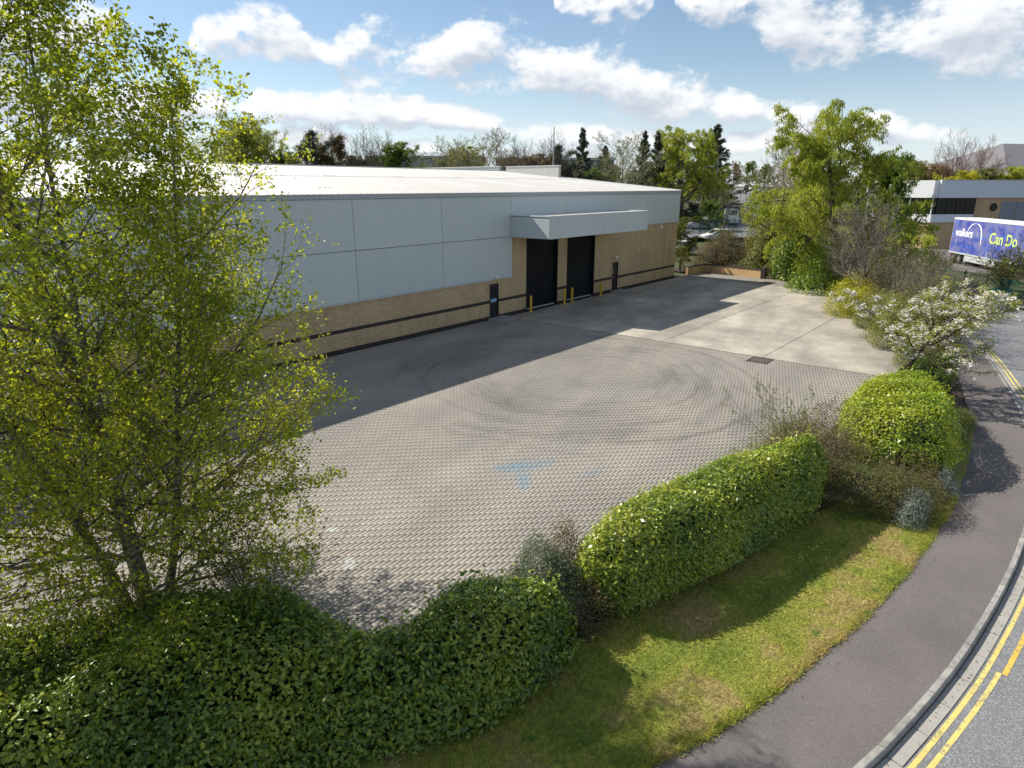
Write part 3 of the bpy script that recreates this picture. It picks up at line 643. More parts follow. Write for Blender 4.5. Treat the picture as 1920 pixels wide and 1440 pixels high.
    # personnel doors
    for (a, b, zt, dm, lab) in ((30.2, 31.05, 2.17, M['door'], 'navy steel personnel door with glazed top and notice'), (44.78, 45.62, 2.26, M['door2'], 'dark plum personnel door')):
        fr = bx('door_frame', M['black_steel'], (a, a + .06, YW - .004, YW + .12, 0, zt - .001), (b - .06, b, YW - .004, YW + .12, 0, zt - .001), (a + .061, b - .061, YW - .004, YW + .12, zt - .06, zt - .001))
        d = bx('personnel_door', dm, (a + .062, b - .062, YW + .04, YW + .09, .015, zt - .062)); d['label'] = lab
        inv = Matrix.Translation(-Vector(W.location))
        def sub(nm, m_, *q): MB().box(*q).build(nm, m_, d)
        sub('door_handle', M['trim'], a + .12, a + .15, YW - .01, YW + .039, 1.0, 1.14)
        if a < 40:
            sub('vision_panel', M['glass'], a + .2, b - .2, YW + .03, YW + .0395, 1.25, 1.95); sub('door_notice', M['sign_blue'], a + .17, b - .17, YW + .024, YW + .0295, 1.02, 1.24)
        else:
            sub('push_plate', M['trim_grey'], a + .2, a + .3, YW + .03, YW + .0395, 1.4, 1.6)
    for (x, z, w, h) in ((30.75, 2.60, .20, .12), (45.2, 2.66, .20, .12), (52.45, 4.66, .14, .24)):
        y = py - .001 if x < 32 else YW - .001
        l = bx('wall_light', M['white'], (x - w, x + w, y - .13, y, z - h * .6, z + h * .6)); o = MB().box(x - w + .03, x + w - .03, y - .12, y - .02, z - h * .6 - .03, z - h * .6 - .001).build('diffuser', M['trim'], l)
    return W
warehouse()
def bollard(x, y, lab):
    t = thing('bollard', lab, 'bollard', (x, y, 0), 0, 'yellow bollards guarding the shutter doors')
    MB().cyl((0, 0, -.05), (0, 0, 1.04), .085, n=16).dome((0, 0, 1.04), .085, .06, 16).build('post', M['yellow_paint'], t, smooth=False)
    MB().cyl((0, 0, -.02), (0, 0, .022), .15, n=16).build('base_plate', M['yellow_paint'], t)
for x, y, lab in ((33.72, 26.3, 'yellow bollard beside the navy personnel door side of the first shutter'), (37.5, 26.25, 'yellow bollard at the first shutter side of the brick pier'), (38.42, 26.25, 'yellow bollard at the second shutter side of the brick pier'), (42.35, 26.3, 'yellow bollard between the second shutter and the plum door')): bollard(x, y, lab)
for (x0, x1, lab) in ((30.0, 31.5, 'worn concrete step pad below the navy personnel door'), (44.5, 46.2, 'worn concrete step pad below the plum personnel door')):
    o = MB().cbox(x0, x1, 25.55, YW - .02, -.02, .075, .02).build('door_step', M['kerb']); tag(o, lab, 'step')
# low planter wall at the end of the yard
def planter():
    W = thing('planter_wall', 'low buff brick planter wall with dark coping at the end of the yard', 'wall', (60.6, 23, 0))
    A, Bp, Cc = np.array([57.9, 26.62]), np.array([61.2, 26.3]), np.array([60.0, 20.4])
    for nm, h0, h1, w, m_ in (('brickwork', -.05, .72, .11, M['brick_orange']), ('coping', .721, .80, .15, M['brick_dark'])):
        for p, q in ((A, Bp), (Bp, Cc)):
            d = (q - p) / np.linalg.norm(q - p); nn = np.array([-d[1], d[0]]) * w; e = d * (w if nm == 'coping' else .0)
            mb = MB(); pts = [p - nn, q - nn, q + nn, p + nn] if p is A else [p - nn + d * .12, q - nn + e, q + nn + e, p + nn + d * .12]
            mb.prism([tuple(v) for v in pts], 'z', h0, h1); mb.build(nm, m_, W, True)
    MB().box(59.75, 60.15, 20.0, 20.38, -.05, .95).build('end_pier', M['brick_dark'], W, True)
planter()

# ------------------------------------------------------------------ plant generators
def leaf_quads(pos, nrm, size, aspect=.45, fold=.25, rich=False, axis=None):
    n = len(pos); r = rng
    nrm = nrm / np.maximum(np.linalg.norm(nrm, axis=1), 1e-6)[:, None]
    if axis is not None:
        q = np.array(axis) + r.normal(size=(n, 3)) * .28; nrm = np.cross(q, r.normal(size=(n, 3))); nrm /= np.linalg.norm(nrm, axis=1)[:, None]; a = q
    else: a = np.cross(nrm, r.normal(size=(n, 3)))
    a = a / np.maximum(np.linalg.norm(a, axis=1), 1e-6)[:, None]
    a /= np.maximum(np.linalg.norm(a, axis=1), 1e-6)[:, None]; b = np.cross(nrm, a)
    L = size[:, None]; w = L * aspect * .5
    if not rich:
        V = np.stack([pos - a * L * .5, pos + b * w + nrm * w * fold, pos + a * L * .5, pos - b * w + nrm * w * fold], 1)
        i = np.arange(n)[:, None] * 4; return V.reshape(-1, 3), (i + np.array([[0, 1, 2, 3]])).reshape(-1, 4), 4
    tip = nrm * L * .10
    V = np.stack([pos - a * L * .5, pos - a * L * .18 + b * w + nrm * w * fold, pos + a * L * .20 + b * w * .9 + nrm * w * fold, pos + a * L * .5 - tip,
                  pos + a * L * .20 - b * w * .9 + nrm * w * fold, pos - a * L * .18 - b * w + nrm * w * fold], 1)
    i = np.arange(n)[:, None] * 6; f = np.concatenate([i + np.array([[0, 1, 2, 3]]), i + np.array([[0, 3, 4, 5]])]); return V.reshape(-1, 3), f, 6
def tubes(polys, radii, sides):
    """polys (K,S,3), radii (K,S)"""
    K, Sg, _ = polys.shape; t = np.gradient(polys, axis=1); t /= np.maximum(np.linalg.norm(t, axis=2, keepdims=True), 1e-9)
    ref = np.where(np.abs(t[..., 2:3]) < .9, np.array([0, 0, 1.]), np.array([1., 0, 0])); a = np.cross(t, ref); a /= np.maximum(np.linalg.norm(a, axis=2, keepdims=True), 1e-9); b = np.cross(t, a)
    ph = np.arange(sides) * 2 * pi / sides
    V = polys[:, :, None] + radii[:, :, None, None] * (a[:, :, None] * np.cos(ph)[:, None] + b[:, :, None] * np.sin(ph)[:, None])
    k = np.arange(K)[:, None, None]; s = np.arange(Sg - 1)[:, None]; j = np.arange(sides); i0 = (k * Sg + s) * sides
    f = np.stack([i0 + j, i0 + (j + 1) % sides, i0 + sides + (j + 1) % sides, i0 + sides + j], -1).reshape(-1, 4)
    return V.reshape(-1, 3), f
def nz(v): return v / math.sqrt(v[0] * v[0] + v[1] * v[1] + v[2] * v[2] + 1e-12)
def grow(p0, d0, L, r0, lvl, Q, out, r):
    ns = Q['seg'][lvl]; pts = [p0]; d = d0; wb = Q['wob'][lvl]; tr = Q['trop'][lvl]
    nr = r.normal(size=(ns, 3)) * wb; nr[:, 2] += tr
    for i in range(ns): d = nz(d + nr[i]); pts.append(pts[-1] + d * (L / ns))
    pts = np.array(pts); tp = Q['taper'][lvl]; rad = r0 * (1 - (1 - tp) * np.linspace(0, 1, ns + 1)); out[lvl].append((pts, rad))
    if lvl + 1 >= len(Q['seg']): return
    n = Q['n'][lvl]; n = max(1, int(round(n * (1 if lvl == 0 else min(1.5, .4 + .6 * L / Q['Lref'][lvl])))))
    s0 = Q['start'][lvl]; ph = r.random() * 6.28
    for k in range(n):
        t = s0 + (1 - s0) * (k + r.random() * .8) / n; x = t * ns; i = min(int(x), ns - 1); fr = x - i
        pos = pts[i] + (pts[i + 1] - pts[i]) * fr; dr = nz(pts[i + 1] - pts[i]); ph += 2.4 + r.normal() * .3
        a = np.cross(dr, (0, 0, 1.) if abs(dr[2]) < .95 else (1., 0, 0)); a = nz(a); b = np.cross(dr, a)
        an = Q['ang'][lvl]; an = (an[0] + (an[1] - an[0]) * t) + r.normal() * .12
        cd = dr * cos(an) + (a * cos(ph) + b * sin(ph)) * sin(an)
        sh = Q['shape'](t) if lvl == 0 else (1.15 - .65 * t)
        grow(pos, cd, L * Q['ratio'][lvl] * sh * (.75 + .5 * r.random()), max(Q['rmin'], np.interp(x, range(ns + 1), rad) * Q['rr'][lvl]), lvl + 1, Q, out, r)
def tree_mesh(key, Q, seed, mats, leafspec=None, trunk_lv=2, extra=None, path=None):
    """returns (trunk mesh, crown mesh): boughs in the first, twigs and leaves in the second"""
    r = np.random.default_rng(seed); lv = len(Q['seg']); out = [[] for _ in range(lv)]
    Q.setdefault('Lref', [1e9] + [Q['H'] * np.prod(Q['ratio'][:k]) for k in range(1, lv)]); Q.setdefault('rmin', .006)
    for (p, d, L, rad) in Q.get('stems', [((0, 0, -.1), (0, 0, 1), Q['H'], Q['R'])]): grow(np.array(p, float), nz(np.array(d, float)), L, rad, 0, Q, out, r)
    def pack(lo, hi, sides):
        V, Fc, b = [], [], 0
        for k in range(lo, hi):
            if not out[k]: continue
            v, f = tubes(np.array([q[0] for q in out[k]]), np.array([q[1] for q in out[k]]), sides[k]); V.append(v); Fc.append(f + b); b += len(v)
        return (np.concatenate(V), np.concatenate(Fc)) if V else (np.zeros((0, 3)), np.zeros((0, 4), int))
    sides = Q.get('sides', [8, 5, 4, 3, 3]); v, f = pack(0, trunk_lv, sides); trunk = np_mesh(key + '_trunk', v, [f], (mats[0],), smooth=True)
    v, f = pack(trunk_lv, lv, sides); V, Fs, at_, mi = [v], [f], [np.zeros(len(v))], [np.zeros(len(f), int)]; b = len(v)
    for k_, spec in enumerate(leafspec or []):
        seg0, seg1 = [], []
        for k in spec['lv']:
            A = np.array([q[0] for q in out[k]]); s0 = int(A.shape[1] * spec.get('from', 0)); A = A[:, s0:]; seg0.append(A[:, :-1].reshape(-1, 3)); seg1.append(A[:, 1:].reshape(-1, 3))
        A = np.concatenate(seg0); Bq = np.concatenate(seg1); n = spec['n']; i = r.integers(len(A), size=n); t = r.random((n, 1))
        pos = A[i] + (Bq[i] - A[i]) * t
        if spec.get('clump'): cc = r.integers(n, size=n // spec['clump']); pos = pos[cc[r.integers(len(cc), size=n)]]
        pos = pos + r.normal(size=(n, 3)) * spec['spread']
        nr = r.normal(size=(n, 3)) + np.array(spec.get('up', (0, 0, .6))); sz = spec['size'] * (.6 + .8 * r.random(n))
        v, f, kk = leaf_quads(pos, nr, sz, spec.get('aspect', .6), spec.get('fold', .3), axis=spec.get('axis')); V.append(v); Fs.append(f + b); b += len(v)
        # value: light clumps and dark clumps, not per-leaf noise only
        cl = .5 + .28 * np.sin(pos @ np.array([1.3, .9, 1.1]) + 1) * np.sin(pos @ np.array([-.8, 1.5, .7])) + r.normal(0, .2, n)
        at_.append(np.repeat(np.clip(cl, 0, 1), kk)); mi.append(np.full(len(f), 1 + k_))
    crown = np_mesh(key + '_crown', np.concatenate(V), [np.concatenate(Fs)], mats[1:], np.concatenate(at_), np.concatenate(mi))
    return trunk, crown
def plant_tree(name, label, meshes, pos, scale, rz, group=None, cat='tree', mats=None, sxy=None):
    t = thing(name, label, cat, tuple(pos), rz, group); sxy = sxy or scale; t.scale = (sxy, sxy, scale)
    for nm, me in zip(('trunk', 'crown'), meshes):
        o = bpy.data.objects.new(nm, me); COL.objects.link(o); o.parent = t
        if mats and nm in mats:
            for k, m_ in mats[nm].items(): o.material_slots[k].link = 'OBJECT'; o.material_slots[k].material = m_
        if nm == 'crown': o['kind'] = 'stuff'
    return t
dome = lambda t: math.sqrt(max(.05, 1 - (2 * t - .85) ** 2 * .8))
TM = {}
TM['lime'] = tree_mesh('lime', dict(H=11, R=.28, seg=[8, 6, 4, 3], wob=[.05, .13, .2, .25], trop=[.05, .10, .08, .05], taper=[.2, .3, .4, .4], n=[24, 9, 8], start=[.16, .2, .15], ang=[(1.15, .4), (.75, .5), (.7, .5)], shape=lambda t: 1.25 - .55 * t, ratio=[.62, .42, .42], rr=[.5, .5, .5], rmin=.012), 3, (M['bark_pale'], M['bark_pale'], M['lime_leaf']), [dict(lv=[3], n=24000, spread=.14, size=.20)])
TM['bare'] = tree_mesh('bare', dict(H=11, R=.24, seg=[8, 6, 5, 4], wob=[.05, .12, .18, .22], trop=[.05, .14, .10, .06], taper=[.12, .25, .35, .4], n=[22, 10, 9], start=[.18, .2, .15], ang=[(1.0, .35), (.7, .45), (.6, .5)], shape=lambda t: 1.2 - .5 * t, ratio=[.58, .45, .45], rr=[.5, .5, .5], rmin=.016), 5, (M['bark_grey'], M['bark_grey'], M['brown_leaf']), [dict(lv=[3], n=900, spread=.06, size=.10)])
TM['pale'] = tree_mesh('pale', dict(H=11, R=.22, seg=[8, 6, 5, 4], wob=[.06, .14, .2, .22], trop=[.05, .10, .08, .05], taper=[.12, .25, .35, .4], n=[24, 9, 7], start=[.14, .15, .15], ang=[(1.15, .45), (.75, .5), (.6, .5)], shape=lambda t: 1.25 - .6 * t, ratio=[.60, .45, .45], rr=[.5, .5, .5], rmin=.014), 7, (M['bark_pale'], M['bark_pale'], M['pale_leaf'], M['olive_leaf']), [dict(lv=[3], n=5200, spread=.09, size=.13), dict(lv=[3], n=7000, spread=.10, size=.13)])
TM['leafy'] = tree_mesh('leafy', dict(H=9, R=.25, seg=[7, 6, 4, 3], wob=[.06, .14, .2, .25], trop=[.05, .06, .04, .0], taper=[.15, .3, .4, .4], n=[22, 8, 6], start=[.12, .15, .15], ang=[(1.3, .5), (.8, .6), (.7, .6)], shape=dome, ratio=[.55, .45, .42], rr=[.5, .5, .5], rmin=.012), 9, (M['bark_grey'], M['bark_grey'], M['green_leaf']), [dict(lv=[2, 3], n=22000, spread=.15, size=.20)])
TM['willow'] = tree_mesh('willow', dict(H=9.5, R=.32, seg=[7, 7, 6, 7], wob=[.06, .12, .12, .05], trop=[.05, .03, -.10, -.34], taper=[.2, .3, .4, .4], n=[24, 7, 7], start=[.16, .3, .2], ang=[(1.0, .35), (.8, .6), (.7, .6)], shape=lambda t: 1.15 - .5 * t, ratio=[.50, .48, .85], rr=[.5, .45, .4], rmin=.009), 13, (M['bark_grey'], M['bark_grey'], M['willow_leaf']), [dict(lv=[3], n=66000, spread=.08, size=.175, aspect=.26, axis=(0, 0, -1))])
def conifer(key, H, droop, leaf, n1, seed, start=.06, base=.34, size=.26, nl=15000, spread=.09):
    return tree_mesh(key, dict(H=H, R=.16, seg=[8, 5, 3], wob=[.02, .06, .15], trop=[.05, droop, -.02], taper=[.1, .3, .4], n=[n1, 9], start=[start, .1], ang=[(1.65, .95), (.9, .8)], shape=lambda t: max(.10, 1.12 * (1 - t) ** .8), ratio=[base * .72, .36], rr=[.35, .5], rmin=.01), seed, (M['bark_dark'], M['bark_dark'], leaf), [dict(lv=[1, 2], n=nl, spread=spread, size=size, aspect=.30, up=(0, 0, .4))])
TM['spruce'] = conifer('spruce', 11, .05, M['conifer'], 58, 17)
TM['pine'] = tree_mesh('pine', dict(H=10, R=.2, seg=[8, 5, 4], wob=[.04, .15, .2], trop=[.05, .10, .12], taper=[.2, .35, .4], n=[20, 8], start=[.35, .3], ang=[(1.45, .7), (.8, .6)], shape=lambda t: 1.15 - .6 * t, ratio=[.30, .45], rr=[.4, .5], rmin=.012), 19, (M['bark_dark'], M['bark_dark'], M['pine']), [dict(lv=[2], n=15000, spread=.16, size=.26, aspect=.25, up=(0, 0, .7), clump=22)])

# ------------------------------------------------------------------ the birch by the camera
def birch():
    c = gnd(285, 1165); base = np.array([c[0], c[1], 0.])
    Q = dict(H=14.5, R=.155, sides=[10, 5, 3, 3], seg=[14, 9, 6, 3], wob=[.028, .11, .16, .20], trop=[.06, .02, -.035, -.12], taper=[.12, .2, .3, .5], n=[44, 12, 8], start=[.08, .12, .08], ang=[(1.35, .45), (.80, .55), (.75, .6)],
             shape=lambda t: 1.18 - .62 * t, ratio=[.31, .46, .42], rr=[.40, .48, .5], rmin=.0032)
    Q['stems'] = [((0, 0, -.1), (-.035, .02, 1), 14.5, .155), ((.05, -.2, -.1), (.06, -.30, 1), 9.0, .09), ((-.1, .15, -.1), (-.10, .20, 1), 12.0, .10), ((-.2, -.1, -.1), (-.20, -.10, 1), 10.5, .09)]
    me = tree_mesh('birch', Q, 31, (M['bark_birch'], M['bark_dark'], M['birch_leaf']), [dict(lv=[2, 3], n=150000, spread=.065, size=.062, aspect=.72, up=(0, .15, .55), fold=.15)], trunk_lv=2)
    plant_tree('birch_tree', 'tall birch in fresh yellow green leaf rising out of the near laurel hedge', me, base, 1., .6)
birch()

# ------------------------------------------------------------------ hedges and shrubs
def hedge(name, label, poly, H, n, m_, size=.11, aspect=.48, rich=True, seed=1, lump=.10, edge=.55, core=True, drop=.40, loose=.07, individual=0, cat='hedge', z0=0., group=None, tone=0.):
    r = np.random.default_rng(seed); poly = [tuple(p) for p in poly]; A = np.array(poly); cen = A.mean(0)
    t = thing(name, label, cat, (cen[0], cen[1], z0), 0, group)
    area = .5 * abs(np.dot(A[:, 0], np.roll(A[:, 1], -1)) - np.dot(A[:, 1], np.roll(A[:, 0], -1))); seg = np.roll(A, -1, 0) - A; sl_ = np.linalg.norm(seg, axis=1); per = sl_.sum()
    nt = int(n * area / (area + per * H)); lo, hi = A.min(0), A.max(0)
    pts = np.zeros((0, 2))
    while len(pts) < nt: q = r.random((nt * 2, 2)) * (hi - lo) + lo; pts = np.concatenate([pts, q[in_poly(q, poly)]])
    pts = pts[:nt]; ne = int(n * per * (math.hypot(edge, drop * H) - edge) * 1.25 / (area + per * H))
    ie = r.choice(len(A), size=ne, p=sl_ / per); ccw0 = np.sign(np.dot(A[:, 0], np.roll(A[:, 1], -1)) - np.dot(A[:, 1], np.roll(A[:, 0], -1)))
    pe = A[ie] + seg[ie] * r.random((ne, 1)) - np.stack([seg[ie][:, 1], -seg[ie][:, 0]], -1) / sl_[ie][:, None] * ccw0 * (edge * (1 - np.sqrt(r.random(ne))))[:, None]
    pts = np.concatenate([pts, pe[in_poly(pe, poly)]]); nt = len(pts); k1, k2 = r.normal(size=(6, 2)) * 1.6, r.random(6) * 6.28
    lumpf = lambda p: lump * np.sin(p @ k1.T + k2).sum(1) / 2.4
    d = poly_dist(pts, poly); q = np.clip(1 - d / edge, 0, 1)
    zt = H * (1 - drop * q ** 2) + lumpf(pts) * (1 - .75 * q)
    P1 = np.column_stack([pts, zt]); ctr = pts - cen
    out2 = np.zeros_like(pts)
    # outward direction near the edge from the nearest boundary segment
    best = np.full(nt, 1e9)
    ccw = np.sign(np.dot(A[:, 0], np.roll(A[:, 1], -1)) - np.dot(A[:, 1], np.roll(A[:, 0], -1)))
    for i in range(len(A)):
        a, ab = A[i], seg[i]; tt = np.clip(((pts - a) @ ab) / (ab @ ab), 0, 1); dd = np.linalg.norm(pts - a - tt[:, None] * ab, axis=1); nn = np.array([ab[1], -ab[0]]) / sl_[i] * ccw
        u = dd < best; best[u] = dd[u]; out2[u] = nn
    N1 = np.column_stack([out2 * q[:, None] * 1.2, np.ones(nt)])
    ns = int(n * per * H / (area + per * H)); i = r.choice(len(A), size=ns, p=sl_ / per); s = r.random(ns)[:, None]; p2 = A[i] + seg[i] * s; nn = np.stack([seg[i][:, 1], -seg[i][:, 0]], -1) / sl_[i][:, None] * ccw
    z = r.random(ns) ** .8; bul = .10 * np.sin(z * pi) - .05 * z
    P2 = np.column_stack([p2 + nn * (bul + lumpf(np.column_stack([p2.sum(1), z * 3])) * .6)[:, None], .04 + z * H * (1.04 - drop)]); N2 = np.column_stack([nn, np.full(ns, .45)])
    pos = np.concatenate([P1, P2]); nr = np.concatenate([N1, N2]); nr = nr / np.linalg.norm(nr, axis=1)[:, None]
    depth = np.abs(r.normal(size=len(pos))) * loose * 1.3 - loose * .7 - (r.random(len(pos)) < .06) * r.random(len(pos)) * loose * 2.2
    pos = pos - nr * depth[:, None] + r.normal(size=pos.shape) * .02; pos[:, 2] = np.maximum(pos[:, 2], .03)
    ori = nr + r.normal(size=nr.shape) * .55 + np.array([0, 0, .25]); sz = size * (.55 + .75 * r.random(len(pos)))
    lf = np.sin(pos @ np.array([1.1, 1.7, .8]) + seed) * np.sin(pos @ np.array([-1.9, .7, 1.3]) + 2)
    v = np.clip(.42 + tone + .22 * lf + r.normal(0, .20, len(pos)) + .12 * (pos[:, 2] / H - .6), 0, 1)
    # stray shoots standing off the clipped face
    nsh = int((area + per * H) * 5); js = r.integers(len(pos), size=nsh); kk_ = 9; tt = np.linspace(.15, 1, kk_)[None, :, None]; sdir = nr[js] * .6 + np.array([0, 0, .7]) + r.normal(size=(nsh, 3)) * .3; sl2 = r.uniform(.08, .26, (nsh, 1, 1))
    sp = (pos[js][:, None] + sdir[:, None] * tt * sl2 + r.normal(size=(nsh, kk_, 3)) * .025).reshape(-1, 3); sp[:, 2] = np.maximum(sp[:, 2], .03)
    pos = np.concatenate([pos, sp]); ori = np.concatenate([ori, r.normal(size=sp.shape) + np.array([0, 0, .5])]); sz = np.concatenate([sz, size * (.5 + .6 * r.random(len(sp)))]); v = np.concatenate([v, np.clip(.62 + tone + r.normal(0, .18, len(sp)), 0, 1)]); nr = np.concatenate([nr, np.repeat(nr[js], kk_, 0)]); depth = np.concatenate([depth, np.full(len(sp), 1.)])
    w = pos - np.array([cen[0], cen[1], 0])
    if individual:      # the leaves that show largest, each an object of its own
        pick = np.argsort(np.linalg.norm(pos - np.array([0, 0, HC]), axis=1) + (depth > .02) * 5)[:individual * 3:3]
        protos = []
        for k in range(5):
            V, Fq, kk = leaf_quads(np.zeros((1, 3)), np.array([[0, 0, 1.]]), np.array([size]), aspect, .25, True); protos.append(np_mesh('leaf', V, [Fq], (m_,), np.full(6, .25 + .15 * k)))
        for j in pick:
            o = bpy.data.objects.new('leaf', protos[r.integers(5)]); COL.objects.link(o); o.parent = t; o.location = w[j] + nr[j] * .02; o.scale = (1.1,) * 3
            o.rotation_mode = 'QUATERNION'; o.rotation_quaternion = Vector(ori[j]).to_track_quat('Z', 'Y')
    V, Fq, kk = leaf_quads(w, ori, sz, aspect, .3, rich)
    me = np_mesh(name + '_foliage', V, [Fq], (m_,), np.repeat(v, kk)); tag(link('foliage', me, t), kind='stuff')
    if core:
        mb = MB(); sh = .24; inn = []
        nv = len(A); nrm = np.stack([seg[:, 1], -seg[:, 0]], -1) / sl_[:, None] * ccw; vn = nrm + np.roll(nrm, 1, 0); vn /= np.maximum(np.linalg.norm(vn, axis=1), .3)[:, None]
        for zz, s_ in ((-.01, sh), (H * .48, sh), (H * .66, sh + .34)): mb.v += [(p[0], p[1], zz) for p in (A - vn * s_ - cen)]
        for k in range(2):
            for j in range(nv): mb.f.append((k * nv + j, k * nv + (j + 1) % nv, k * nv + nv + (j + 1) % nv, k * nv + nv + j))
        mb.f.append(tuple(2 * nv + j for j in range(nv))); mb.build('light_block_core', M['core'], t)  # dark core added inside the leaves to block light, not real growth
    return t
H1 = [(-4, 13.6), (-1, 12.7), (1.5, 12.0), (3.0, 11.3), (4.1, 10.5), (5.1, 9.2), (5.2, 8.1), (5.35, 7.4), (5.8, 7.05), (6.8, 7.1), (7.55, 6.95), (8.1, 6.55), (8.35, 5.95), (8.05, 5.45), (7.0, 5.3), (5.9, 5.55), (4.5, 6.45), (3.2, 7.6), (1.2, 9.0), (-1, 10.3), (-4, 11.8)]
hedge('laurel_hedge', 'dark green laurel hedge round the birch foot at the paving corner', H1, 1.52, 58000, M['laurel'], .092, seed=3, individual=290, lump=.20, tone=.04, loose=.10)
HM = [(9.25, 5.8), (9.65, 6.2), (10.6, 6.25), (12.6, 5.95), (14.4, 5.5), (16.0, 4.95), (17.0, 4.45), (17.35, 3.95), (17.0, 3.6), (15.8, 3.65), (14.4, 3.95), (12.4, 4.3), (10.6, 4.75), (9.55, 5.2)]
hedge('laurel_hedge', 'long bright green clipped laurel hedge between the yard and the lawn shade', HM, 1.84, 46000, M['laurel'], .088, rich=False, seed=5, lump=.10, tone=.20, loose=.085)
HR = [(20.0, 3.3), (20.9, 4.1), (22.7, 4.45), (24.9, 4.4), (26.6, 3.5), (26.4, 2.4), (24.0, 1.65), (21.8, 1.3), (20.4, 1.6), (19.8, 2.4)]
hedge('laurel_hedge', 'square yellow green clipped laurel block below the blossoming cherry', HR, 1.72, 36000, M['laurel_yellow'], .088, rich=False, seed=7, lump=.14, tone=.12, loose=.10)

def mound(name, label, pos, rx, ry, h, n, m_, size, aspect=.4, seed=1, twig=0, twig_m=None, rz=0., spiky=.25, cat='shrub', power=.45, shell=.75, up=.4, group=None, tone=0., lump=.22):
    """rounded shrub: leaves through an uneven dome, stems inside"""
    r = np.random.default_rng(seed); t = thing(name, label, cat, tuple(pos), rz, group)
    d = r.normal(size=(n, 3)); d[:, 2] = np.abs(d[:, 2]) * 1.0; d /= np.linalg.norm(d, axis=1)[:, None]
    ks = r.normal(size=(7, 3)) * 3.2; ph = r.random(7) * 6.28; R = 1 + lump * np.sin(d @ ks.T + ph).sum(1) / 2.6
    rad = R * (shell + (1 - shell) * r.random(n)) * np.where(r.random(n) < .25, r.random(n) ** .4, 1.) * (1 + spiky * .25 * np.abs(r.normal(size=n)))
    p = d * rad[:, None] * np.array([rx, ry, h]); p[:, 2] = np.abs(p[:, 2]) + .02
    # vertical sides near the ground
    nr = d / np.array([rx, ry, h]); nr /= np.linalg.norm(nr, axis=1)[:, None]; ori = nr + r.normal(size=(n, 3)) * .7 + np.array([0, 0, up])
    v = np.clip(.45 + tone + .30 * np.sin(d @ ks[0] * 2 + 1) * np.sin(d @ ks[1] * 2) + r.normal(0, .2, n), 0, 1)
    V, Fq, kk = leaf_quads(p, ori, size * (.6 + .8 * r.random(n)), aspect); me = np_mesh(name + '_foliage', V, [Fq], (m_,), np.repeat(v, kk)); tag(link('foliage', me, t), kind='stuff')
    k = max(24, twig); e = r.normal(size=(k, 3)); e[:, 2] = np.abs(e[:, 2]) + .35; e /= np.linalg.norm(e, axis=1)[:, None]
    tip = e * np.array([rx, ry, h]) * (.75 + (.45 * r.random((k, 1)) if twig else .1)); s = np.linspace(0, 1, 5)[None, :, None]; b = r.normal(size=(k, 3)) * np.array([rx, ry, 0]) * .12
    pl = b[:, None] * (1 - s) + tip[:, None] * s + r.normal(size=(k, 5, 3)) * .04 * h * s; pl[:, 0, 2] = -.02
    rd = np.linspace(.016, .004, 5)[None] * np.ones((k, 1)) * max(1, h / 1.5); vv, f = tubes(pl, rd, 3)
    link('stems', np_mesh(name + '_stems', vv, [f], (twig_m or M['bark_grey'],)), t); return t
def spray(name, label, pos, h, nst, m_, size, nl, seed, lean=.5, bark=None, up=.08, cat='shrub', ratio=.4, n2=6, rad=.012, group=None):
    """loose shrub of arching stems"""
    r = np.random.default_rng(seed); st = []
    for k in range(nst): a = r.random() * 6.28; q = lean * (.3 + r.random()); st.append(((r.normal() * .12, r.normal() * .12, -.02), (cos(a) * q, sin(a) * q, 1), h * (.65 + .5 * r.random()), rad))
    Q = dict(H=h, R=rad, seg=[7, 5, 3], wob=[.08, .14, .2], trop=[up - .06, up - .05, 0], taper=[.3, .4, .5], n=[n2, 4], start=[.25, .2], ang=[(.6, .5), (.6, .5)], shape=lambda t: 1.2 - .6 * t, ratio=[ratio, .4], rr=[.6, .6], rmin=.003, stems=st)
    Q['Lref'] = [1e9, h * ratio, h * ratio * .4]; Q['sides'] = [4, 3, 3]
    me = tree_mesh(name, Q, seed, (bark or M['bark_grey'], bark or M['bark_grey'], m_), [dict(lv=[1, 2], n=nl, spread=.02, size=size, aspect=.5)], trunk_lv=1)
    t = thing(name, label, cat, tuple(pos), 0, group)
    for nm, q in zip(('stems', 'foliage'), me):
        o = bpy.data.objects.new(nm, q); COL.objects.link(o); o.parent = t
        if nm == 'foliage': o['kind'] = 'stuff'
    return t
mound('hebe_shrub', 'grey green fine leaved mound shrub between the two laurel hedges', (8.85, 6.45, 0), .85, .85, 1.42, 17000, M['hebe_leaf'], .05, seed=21, spiky=.1)
mound('heather_shrub', 'small dead brown shrub at the tip of the long laurel hedge', (9.5, 6.5, 0), .5, .5, 1.45, 5000, M['brown_leaf'], .05, seed=22, twig=60)
mound('dry_shrub', 'dry dark shrub tucked in the gap under the grey green mound', (9.0, 5.65, 0), .6, .45, .8, 4000, M['brown_leaf'], .05, seed=23, twig=50, tone=-.2)
spray('tall_wispy_shrub', 'wispy shrub of arching green shoots reaching over the paving', (20.3, 5.6, 0), 2.1, 16, M['olive_leaf'], .05, 2600, 24, .7)
mound('olive_shrub', 'low olive green shrub spreading onto the paving edge', (19.4, 5.3, 0), 1.5, .9, .95, 11000, M['olive_leaf'], .06, seed=25, twig=50, lump=.3)
mound('cotoneaster_shrub', 'brown twiggy shrub wedged between two clipped laurel blocks', (18.9, 4.1, 0), 1.7, 1.3, 1.65, 20000, M['brown_leaf'], .05, seed=26, twig=140, lump=.3)
mound('juniper_shrub', 'sprawling brownish green prostrate shrub over the lawn end', (18.1, 2.7, 0), 1.5, 1.5, 1.15, 20000, M['olive_leaf'], .06, seed=27, twig=120, tone=-.2, lump=.35, aspect=.25)
